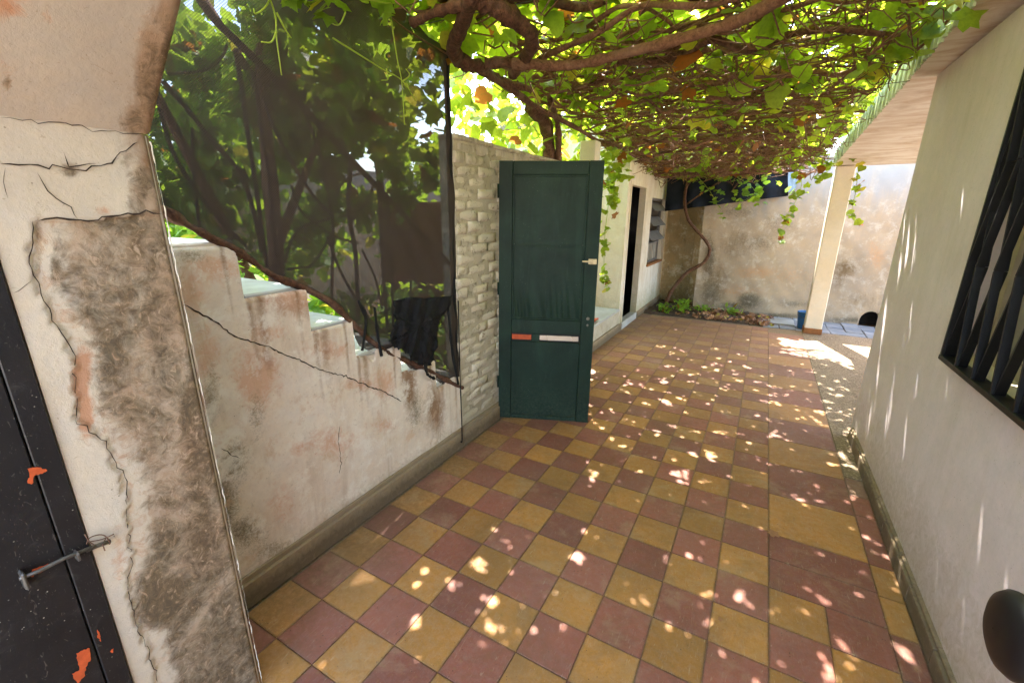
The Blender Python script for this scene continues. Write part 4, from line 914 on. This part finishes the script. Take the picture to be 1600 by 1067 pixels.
treething('garden_tree', 'tall leafy tree behind the net with several leaning trunks', [(-3.1, 1.7, -.1), (-3.0, 1.9, 1.0), (-3.15, 2.1, 2.4), (-3.0, 2.2, 3.4)], [.075, .05, .03],
          [cloud(2300, (-3.3, 2.2, 2.7), (.9, 1.1, .75), .13, 0, 1.2, 26), cloud(1000, (-3.2, 3.2, 2.3), (.7, .7, .7), .12, 1, 1.2, 14)],
          limbs=[([(-3.05, 1.8, .9), (-2.9, 1.5, 1.6), (-2.85, 1.2, 2.4)], [.04, .02]), ([(-3.02, 1.9, 1.2), (-3.2, 2.5, 2.0), (-3.2, 3.0, 2.8)], [.04, .015]), ([(-3.1, 2.1, 2.2), (-3.5, 2.0, 2.9)], [.03, .015])])
treething('slender_tree', 'slender tree rising above the garden wall behind the net', [(-3.6, 3.4, -.1), (-3.5, 3.5, 1.3), (-3.65, 3.5, 2.8)], [.06, .04, .02],
          [cloud(1500, (-4.0, 3.5, 2.2), (.9, .8, .9), .12, 0, 1.2, 18), cloud(700, (-4.4, 2.2, 1.8), (.5, .8, .8), .12, 1, 1.2, 10)])
treething('far_tree', 'dark broad tree farther back behind the stair landing', [(-5.6, 2.2, -.1), (-5.5, 2.3, 1.8), (-5.6, 2.2, 3.2)], [.09, .06, .03],
          [cloud(3400, (-5.4, 2.4, 2.5), (1.0, 2.8, 1.7), .17, 1, 1.2, 50), cloud(1500, (-5.2, 1.5, .9), (.6, 2.2, .8), .14, 1, 1.2, 20)])
for nm, lb, c, r_, n_ in (('shrub', 'bright green shrub showing under the net above the stair top', (-2.9, 1.0, 1.05), (.35, .6, .42), 900), ('shrub', 'light green leafy shrub between the middle steps and the net', (-2.85, 1.95, .55), (.25, .45, .35), 700), ('shrub', 'shrub growing low against the brick garden wall', (-3.1, 3.2, .35), (.5, .7, .45), 700)):
    e = empty(nm, (c[0], c[1], -.1)); tag(e, lb, 'shrub'); o = leafmass('foliage', M_LEAF2, [cloud(n_, c, r_, .085, 2 if n_ == 900 else 1, 1.0)]); adopt(o, e); del o['kind']
    for k in range(4): adopt(tubeobj('stem', [(c[0]+.03*k, c[1], -.1), (c[0]+random.uniform(-.15, .15), c[1]+random.uniform(-.2, .2), c[2])], .008, M_CANE, None, 5, 2), e)

# ------------------------------------------------------------------ grapevine over the pergola
def zc(y): return 2.375-.054*(y-2.2)
gv = empty('grapevine', (-1.7, 3.9, 0)); tag(gv, 'dense grapevine canopy of tangled canes and sunlit leaves over the courtyard', 'grapevine')
def vine(name, pts, r, mat=M_BARK, wob=.12, n=8): return adopt(tubeobj(name, pts, r, mat, None, n, 6, wob), gv)
def tz(L, z0, z1=None):
    z1 = z0 if z1 is None else z1; n = len(L); return [pz(a, b, z0+(z1-z0)*i/(n-1)) for i, (a, b) in enumerate(L)]
# main gnarled arms
vine('trunk', [(-1.75, 3.95, -.1), (-1.72, 3.9, 1.0), (-1.78, 3.85, 1.8), (-1.70, 3.6, 2.2), (-1.66, 3.2, 2.28)], [.07, .055, .045])
vine('arm', tz([(745, -25), (734, 0), (719, 47), (708, 74), (720, 98), (740, 104)], 2.30, 2.27), [.03, .032, .036])
vine('arm', tz([(735, -10), (753, 0), (780, 14), (803, 31), (831, 56), (825, 84), (809, 106), (800, 118)], 2.30, 2.26), [.036, .038, .032, .028])
vine('arm', tz([(645, 35), (680, 20), (720, 8), (760, 4)], 2.30), [.02, .026])
vine('arm', tz([(800, 100), (825, 100), (860, 103), (903, 101), (960, 88), (1044, 66), (1110, 48), (1160, 30), (1200, 9), (1260, -30)], 2.25, 2.24), [.027, .024, .023, .028], M_CANE, .07)
vine('arm', tz([(715, 92), (731, 97), (794, 137), (841, 169), (900, 200), (931, 219)], 2.29, 2.185), [.03, .022, .018, .015])
vine('arm', tz([(760, 100), (790, 98), (830, 103)], 2.27), [.03, .026])
vine('arm', tz([(745, 100), (770, 120), (800, 132), (828, 140)], 2.27), [.03, .02])
vine('arm', [(-1.72, 3.9, 1.9), (-1.6, 3.6, 2.2), (-1.5, 3.2, 2.33)], [.03, .02])
vine('arm', tz([(931, 219), (960, 226), (1000, 248), (1060, 262)], 2.20, 2.12), [.016, .012])
# canes across the courtyard
cane_pts = []
def cane(y0, x0, x1, r, dz=0., slope=None, wand=.085, seg=11):
    a = rng.normal(0, wand, seg).cumsum()*.6; a -= np.linspace(0, a[-1], seg)*.5; sl_ = rng.normal(0, .16) if slope is None else slope
    P = [(x0+(x1-x0)*t, y0+a[i]+sl_*(x1-x0)*t, zc(y0+a[i])+dz+rng.normal(0, .024)) for i, t in enumerate(np.linspace(0, 1, seg))]
    return P
nc = 0
for i in range(100):
    y = 1.6+5.6*((i+.5)/100)**.8+rng.normal(0, .05); x0 = rng.uniform(-1.7, -1.3) if rng.random() < .7 else rng.uniform(-1.3, -.4); x1 = rng.uniform(.2, .5) if rng.random() < .7 else rng.uniform(-.6, .2)
    r_ = rng.choice([.007, .010, .013, .018], p=[.3, .35, .23, .12]); P = cane(y, x0, x1, r_, rng.uniform(-.04, .06)); vine('cane', P, [r_*1.2, r_, r_*.7], M_CANE if rng.random() < .75 else M_BARK, .1, 6); cane_pts += P
for i in range(16):
    x = -1.5+2.0*i/15+rng.normal(0, .05); y0 = rng.uniform(1.6, 4.2); L = rng.uniform(1.5, 3.2); P = [(x+rng.normal(0, .05), y0+L*t, zc(y0+L*t)+rng.uniform(0, .07)) for t in np.linspace(0, 1, 8)]
    vine('cane', P, [.009, .006], M_CANE, .1, 6); cane_pts += P
# fine twigs: one mass
tw = G()
for i in range(1700):
    y = 1.3+6.0*rng.random()**.72; x = rng.uniform(-1.65, .48); a = rng.choice([rng.normal(0, .35), rng.uniform(0, 3.14)], p=[.4, .6]); L = rng.uniform(.18, .6)
    z = zc(y)+rng.uniform(-.05, .12); d_ = np.array([math.cos(a), math.sin(a), rng.normal(0, .1)])*L; b_ = rng.normal(0, .075, 3)
    p = np.array([x, y, z]); q = p+d_; d_[0] = min(d_[0], .5-p[0]); q = p+d_; b_[0] = min(b_[0], 0)
    v, f = tube(smoothpath([p, p+d_*.3+b_, p+d_*.7-b_*.6, q], 3), [rng.uniform(.0025, .006), .002], 4, False); tw.add(v, f)
o = tw.build('twigs', M_CANE, None, True); o['kind'] = 'stuff'; adopt(o, gv)
for i, y in enumerate((1.9, 2.8, 3.7, 4.6, 5.5, 6.4)):
    o = adopt(G().tube([(-1.62, y, zc(y)-.005), (-.5, y+.01, zc(y)-.03), (.62, y, zc(y)-.002)], .0022, 5).build('wire', M_STEEL, None, True), gv)
# leaves
def canopy(n, y0, y1, x0=-1.75, x1=.455, zlo=.0, zhi=.30, size=.115, tilt=.42, kind=0, dead=0.):
    Y = rng.uniform(y0, y1, n); X = rng.uniform(x0, x1, n); kk = rng.random(n) > np.where(X < 0, .08, .24)*(x1 > .46)*(x1 < .5)*(n > 1000)*(x0 < 0); X = X[kk]; Y = Y[kk]; n = len(X); Z = zc(Y)+rng.uniform(zlo, zhi, n)
    N = np.c_[rng.normal(0, tilt, n), rng.normal(0, tilt, n)+.1, np.ones(n)]; R = rng.uniform(0, 1, n)*.93
    dd = rng.random(n) < dead; R[dd] = .95+.04*rng.random(dd.sum()); return np.c_[X, Y, Z], N, rng.uniform(.7, 1.25, n)*size, kind, R
sets = []; cand = []
SP = [(3700, .9, 3.6, dict(zlo=.03, zhi=.34, size=.098, x1=.47)), (4300, 3.4, 7.0, dict(zlo=.07, zhi=.30, dead=.05, size=.096, x1=.47)), (260, 1.4, 4.5, dict(zlo=-.06, zhi=.06, tilt=.8, dead=.08)), (300, 3.8, 7.0, dict(zlo=-.07, zhi=.05, tilt=.9, size=.085, dead=.42)),
      (1500, 6.9, 8.5, dict(x1=-.1, zlo=.0, zhi=.35)), (900, 2.0, 5.2, dict(x0=-2.9, x1=-1.65, zlo=-.35, zhi=.75, tilt=.9)), (40, 1.2, 6.8, dict(x0=.3, x1=.48, zlo=-.02, zhi=.15, tilt=.7, size=.10)), (950, 1.2, 7.0, dict(x0=.38, x1=.80, zlo=.26, zhi=.5, tilt=.5, size=.10)), (500, .6, 2.4, dict(x0=-2.4, x1=-1.5, zlo=.12, zhi=.7, tilt=.9))]  # high set over the roof edge: unseen leaves added to block sun from the wall
for n, y0, y1, kw in SP:
    for kd in (0, 1): cand.append(canopy(int(n*(.62 if kd == 0 else .38)), y0, y1, kind=kd, **kw))
allP = np.vstack([c[0] for c in cand]); 
# the 300 that show largest are parts of their own: low-lying, near, in view
pxs, pys = proj(allP); dist = np.linalg.norm(allP-CAM, axis=1); low = allP[:, 2]-np.array([zc(a) for a in allP[:, 1]])
vis = (pxs > 300) & (pxs < 1560) & (pys > -20) & (pys < 300) & (allP[:, 1] > 1.0) & (allP[:, 0] > -1.9)
score = dist+low*14+np.where(vis, 0, 1e3); top = set(np.argsort(score)[:300].tolist()); o0 = 0
for P, N, Sz, kd, R in cand:
    idx = np.arange(len(P)); tk = np.array([(i+o0) in top for i in idx]); o0 += len(P)
    Rm = rotm(N[tk], rng.uniform(0, 6.28, tk.sum()))
    for p, rmx, s_, rr in zip(P[tk], Rm, Sz[tk], R[tk]):
        q = link('leaf', LM[kd][rng.integers(0, 3)], gv); M4 = Matrix(rmx.tolist()).to_4x4(); q.matrix_parent_inverse = Matrix.Translation(gv.location).inverted()
        q.matrix_basis = Matrix.Translation(p) @ M4 @ Matrix.Scale(float(s_), 4)
    if (~tk).any(): sets.append(leaves(P[~tk], N[~tk], Sz[~tk], kd, R[~tk]))
o = leafmass('foliage', M_LEAF, sets); adopt(o, gv)

# hanging sprays
def spray(label, pts, n, size, spread, grp=None, mat=M_LEAF, taper=True):
    P = smoothpath(pts, 8); e = empty('hanging_vine', tuple(P[0])); tag(e, label, 'vine shoot', grp)
    adopt(tubeobj('stem', pts, [.004, .002], M_TWIG, None, 5, 4), e)
    t = np.sort(rng.random(n)**(1.25 if taper else 1.)); ii = (t*(len(P)-1)).astype(int); sp = spread*(1-.75*t) if taper else np.full(n, spread)
    for k in range(n):
        p = P[ii[k]]+rng.normal(0, 1, 3)*sp[k]*np.array([1, 1, .35]); N = np.array([[rng.normal(0, .6), -.5+rng.normal(0, .6), .8]]); Rm = rotm(N, rng.uniform(0, 6.28, 1))[0]
        q = link('leaf', LML[mat.name][rng.integers(0, 6)], e); q.matrix_parent_inverse = Matrix.Translation(e.location).inverted()
        q.matrix_basis = Matrix.Translation(p) @ Matrix(Rm.tolist()).to_4x4() @ Matrix.Scale(float(size*rng.uniform(.65, 1.2)), 4)
    return e
LML = {m_.name: [mesh('leaf', LT[k][0]*np.array([1, 1, s_]), LT[k][1], m_, True) for k in (0, 1) for s_ in (.4, 1., 1.8)] for m_ in (M_LEAF, M_LEAF2)}
spray('long leafy shoot hanging beside the green door latch', [px(950, 235, -1.42), px(952, 300, -1.42), px(945, 370, -1.42), px(944, 420, -1.42), px(948, 455, -1.42)], 70, .075, .07)
spray('short bushy shoot hanging right above the green door corner', [px(965, 240, -1.40), px(962, 275, -1.40), px(955, 320, -1.40)], 70, .085, .09)
spray('bright shoot dangling left of the porch column', [py_(1245, 250, 6.5), py_(1252, 290, 6.5), py_(1238, 325, 6.5), py_(1225, 350, 6.5), py_(1220, 382, 6.5)], 34, .085, .045)
spray('bright shoot dangling just right of the porch column', [py_(1342, 258, 6.7), py_(1337, 300, 6.7), py_(1332, 330, 6.7), py_(1345, 352, 6.7)], 17, .085, .03)
spray('tuft of yellow-green leaves at the roof corner above the column', [py_(1300, 225, 6.4), py_(1290, 262, 6.4), py_(1275, 285, 6.4)], 26, .09, .09)
spray('drooping leafy branch in front of the navy cloth', [py_(1120, 250, 7.3), py_(1150, 275, 7.3), py_(1180, 300, 7.3), py_(1150, 320, 7.3)], 75, .085, .16, None, M_LEAF2, False)
spray('sparse leafy twig against the navy cloth and curved trunk', [py_(1075, 262, 7.3), py_(1110, 300, 7.3), py_(1130, 345, 7.3)], 34, .075, .12, None, M_LEAF2)
spray('leafy shoot trailing over the eave edge of the roof', [px(1490, 0, .50), px(1450, 50, .50), px(1415, 95, .50)], 22, .10, .04, None, M_LEAF, False)
spray('yellow-green leaf cluster overhanging the top of the shade net', [px(440, -25, -1.45), px(480, 5, -1.45), px(520, -5, -1.45), px(640, 10, -1.45)], 22, .08, .05, None, M_LEAF, False)
for lb, LL in (('curling pale tendril dangling before the left half of the net', [[(415, -20), (430, 25), (432, 60), (440, 118)], [(425, -10), (416, 10), (400, 22), (396, 14)], [(432, 20), (445, 45), (455, 60)], [(432, 50), (424, 66), (408, 66)]]),
               ('long pale tendril dangling before the right half of the net', [[(605, -20), (614, 50), (622, 100), (628, 130), (632, 195)], [(520, 60), (560, 85), (600, 110), (628, 126), (650, 158)], [(540, 20), (528, 40), (500, 25)], [(628, 128), (640, 118), (634, 108)], [(604, 108), (606, 124), (596, 126)]])):
    P0 = px(*LL[0][0], -1.5); e = empty('tendril', tuple(P0)); tag(e, lb, 'tendril')
    for L in LL: adopt(tubeobj('shoot', [px(a, b, -1.5) for a, b in L], [.0035, .002], M_TWIG, None, 5, 5), e)
# curved trunk by the back wall
e = empty('vine_trunk', tuple(py_(1040, 480, 7.6))); tag(e, 'thin twisting vine trunk rising from the corner bed', 'vine trunk')
adopt(tubeobj('trunk', [py_(a, b, 7.6) for a, b in [(1036, 486), (1042, 470), (1052, 450), (1075, 425), (1100, 410), (1109, 392), (1104, 378), (1088, 360), (1074, 340), (1070, 310), (1076, 280), (1090, 255)]], [.032, .026, .024, .022], M_BARK, None, 9, 6, .08), e)
adopt(tubeobj('side_branch', [py_(a, b, 7.55) for a, b in [(1072, 320), (1100, 300), (1130, 280), (1150, 262)]], [.012, .008], M_BARK, None, 6, 4), e)
adopt(tubeobj('side_branch', [py_(a, b, 7.5) for a, b in [(1060, 262), (1100, 275), (1140, 285)]], [.01, .006], M_BARK, None, 6, 4), e)

# ------------------------------------------------------------------ planting bed and litter
V = []; nx, ny = 70, 34
for i in range(nx+1):
    for j in range(ny+1):
        x = -1.55+1.62*i/nx; y = 7.062+1.2*j/ny; edge = min(1, (nx-i)/6, j/3+.25)
        V.append((x, y, -.012+edge*(.012+.035*abs(math.sin(x*7+y*3))*abs(math.sin(y*9-x*4))+.012*rng.random())))
o = link('planting_bed', mesh('planting_bed', V, np.array([(i*(ny+1)+j, (i+1)*(ny+1)+j, (i+1)*(ny+1)+j+1, i*(ny+1)+j+1) for i in range(nx) for j in range(ny)]), M_SOIL, True)); tag(o, kind='structure')
n = 620; X = rng.uniform(-1.1, .28, n); Y = rng.uniform(7.1, 7.85, n); k_ = (X < -.75) & (rng.random(n) < .6); X = X[~k_]; Y = Y[~k_]; n = len(X)
P = np.c_[X, Y, .012+.03*rng.random(n)*np.clip((.25-X)/.4, .1, 1)]; N = np.c_[rng.normal(0, .7, n), rng.normal(0, .7, n)-.25, np.ones(n)]
leafmass('leaf_litter', M_LITT, [leaves(P, N, rng.uniform(.025, .07, n), 0)])
for k, (lb, x, y, n_, h) in enumerate((('strappy green plant in the middle of the corner bed', -1.00, 7.42, 75, .17), ('low green weeds at the foot of the twisting vine trunk', -1.27, 7.30, 50, .10), ('small weed growing from the litter beside the end wall', -.30, 7.60, 26, .12), ('small green weed at the right side of the strappy plant', -.72, 7.55, 30, .12))):
    e = empty('weed', (x, y, .01)); tag(e, lb, 'plant')
    A = rng.uniform(0, 6.28, n_); rad = rng.uniform(.02, .16, n_); P = np.c_[x+np.cos(A)*rad, y+np.sin(A)*rad, .03+h*rng.random(n_)]
    N = np.c_[np.cos(A)*-.5, np.sin(A)*-.5, np.full(n_, 1.)]+rng.normal(0, .4, (n_, 3)); o = leafmass('foliage', M_LEAF2, [leaves(P, N, rng.uniform(.06, .12, n_), 2)]); adopt(o, e); del o['kind']
    for q in range(5): a = rng.uniform(0, 6.28); adopt(tubeobj('stem', [(x, y, 0), (x+.08*math.cos(a), y+.08*math.sin(a), h)], .003, M_TWIG, None, 4, 2), e)
for lb, (a, b), s_ in (('curled brown leaf lying on the large yellow tile', (1208, 832), .05), ('tiny yellow leaf on the far tiles near the middle', (1137, 542), .03), ('small yellow leaf on the tiles farther left than the others', (1126, 559), .03), ('shrivelled dark leaf on a near yellow tile', (1126, 965), .02), ('small dry leaf fragment on a yellow tile near the left wall', (680, 828), .02), ('dry leaf crumb under the barred window wall', (1332, 560), .035)):
    p = pz(a, b, .008); v, f, r_ = leaves(np.array([[0, 0, 0.]]), np.array([[.15, -.1, 1.]]), [s_], 0, np.array([.5])); v[:, 2] -= v[:, 2].min()-.0
    o = link('fallen_leaf', mesh('fallen_leaf', v, f, M_LITT, True, {'rnd': r_}), None, (p[0], p[1], .001)); tag(o, lb, 'leaf', 'dead leaves on the floor')
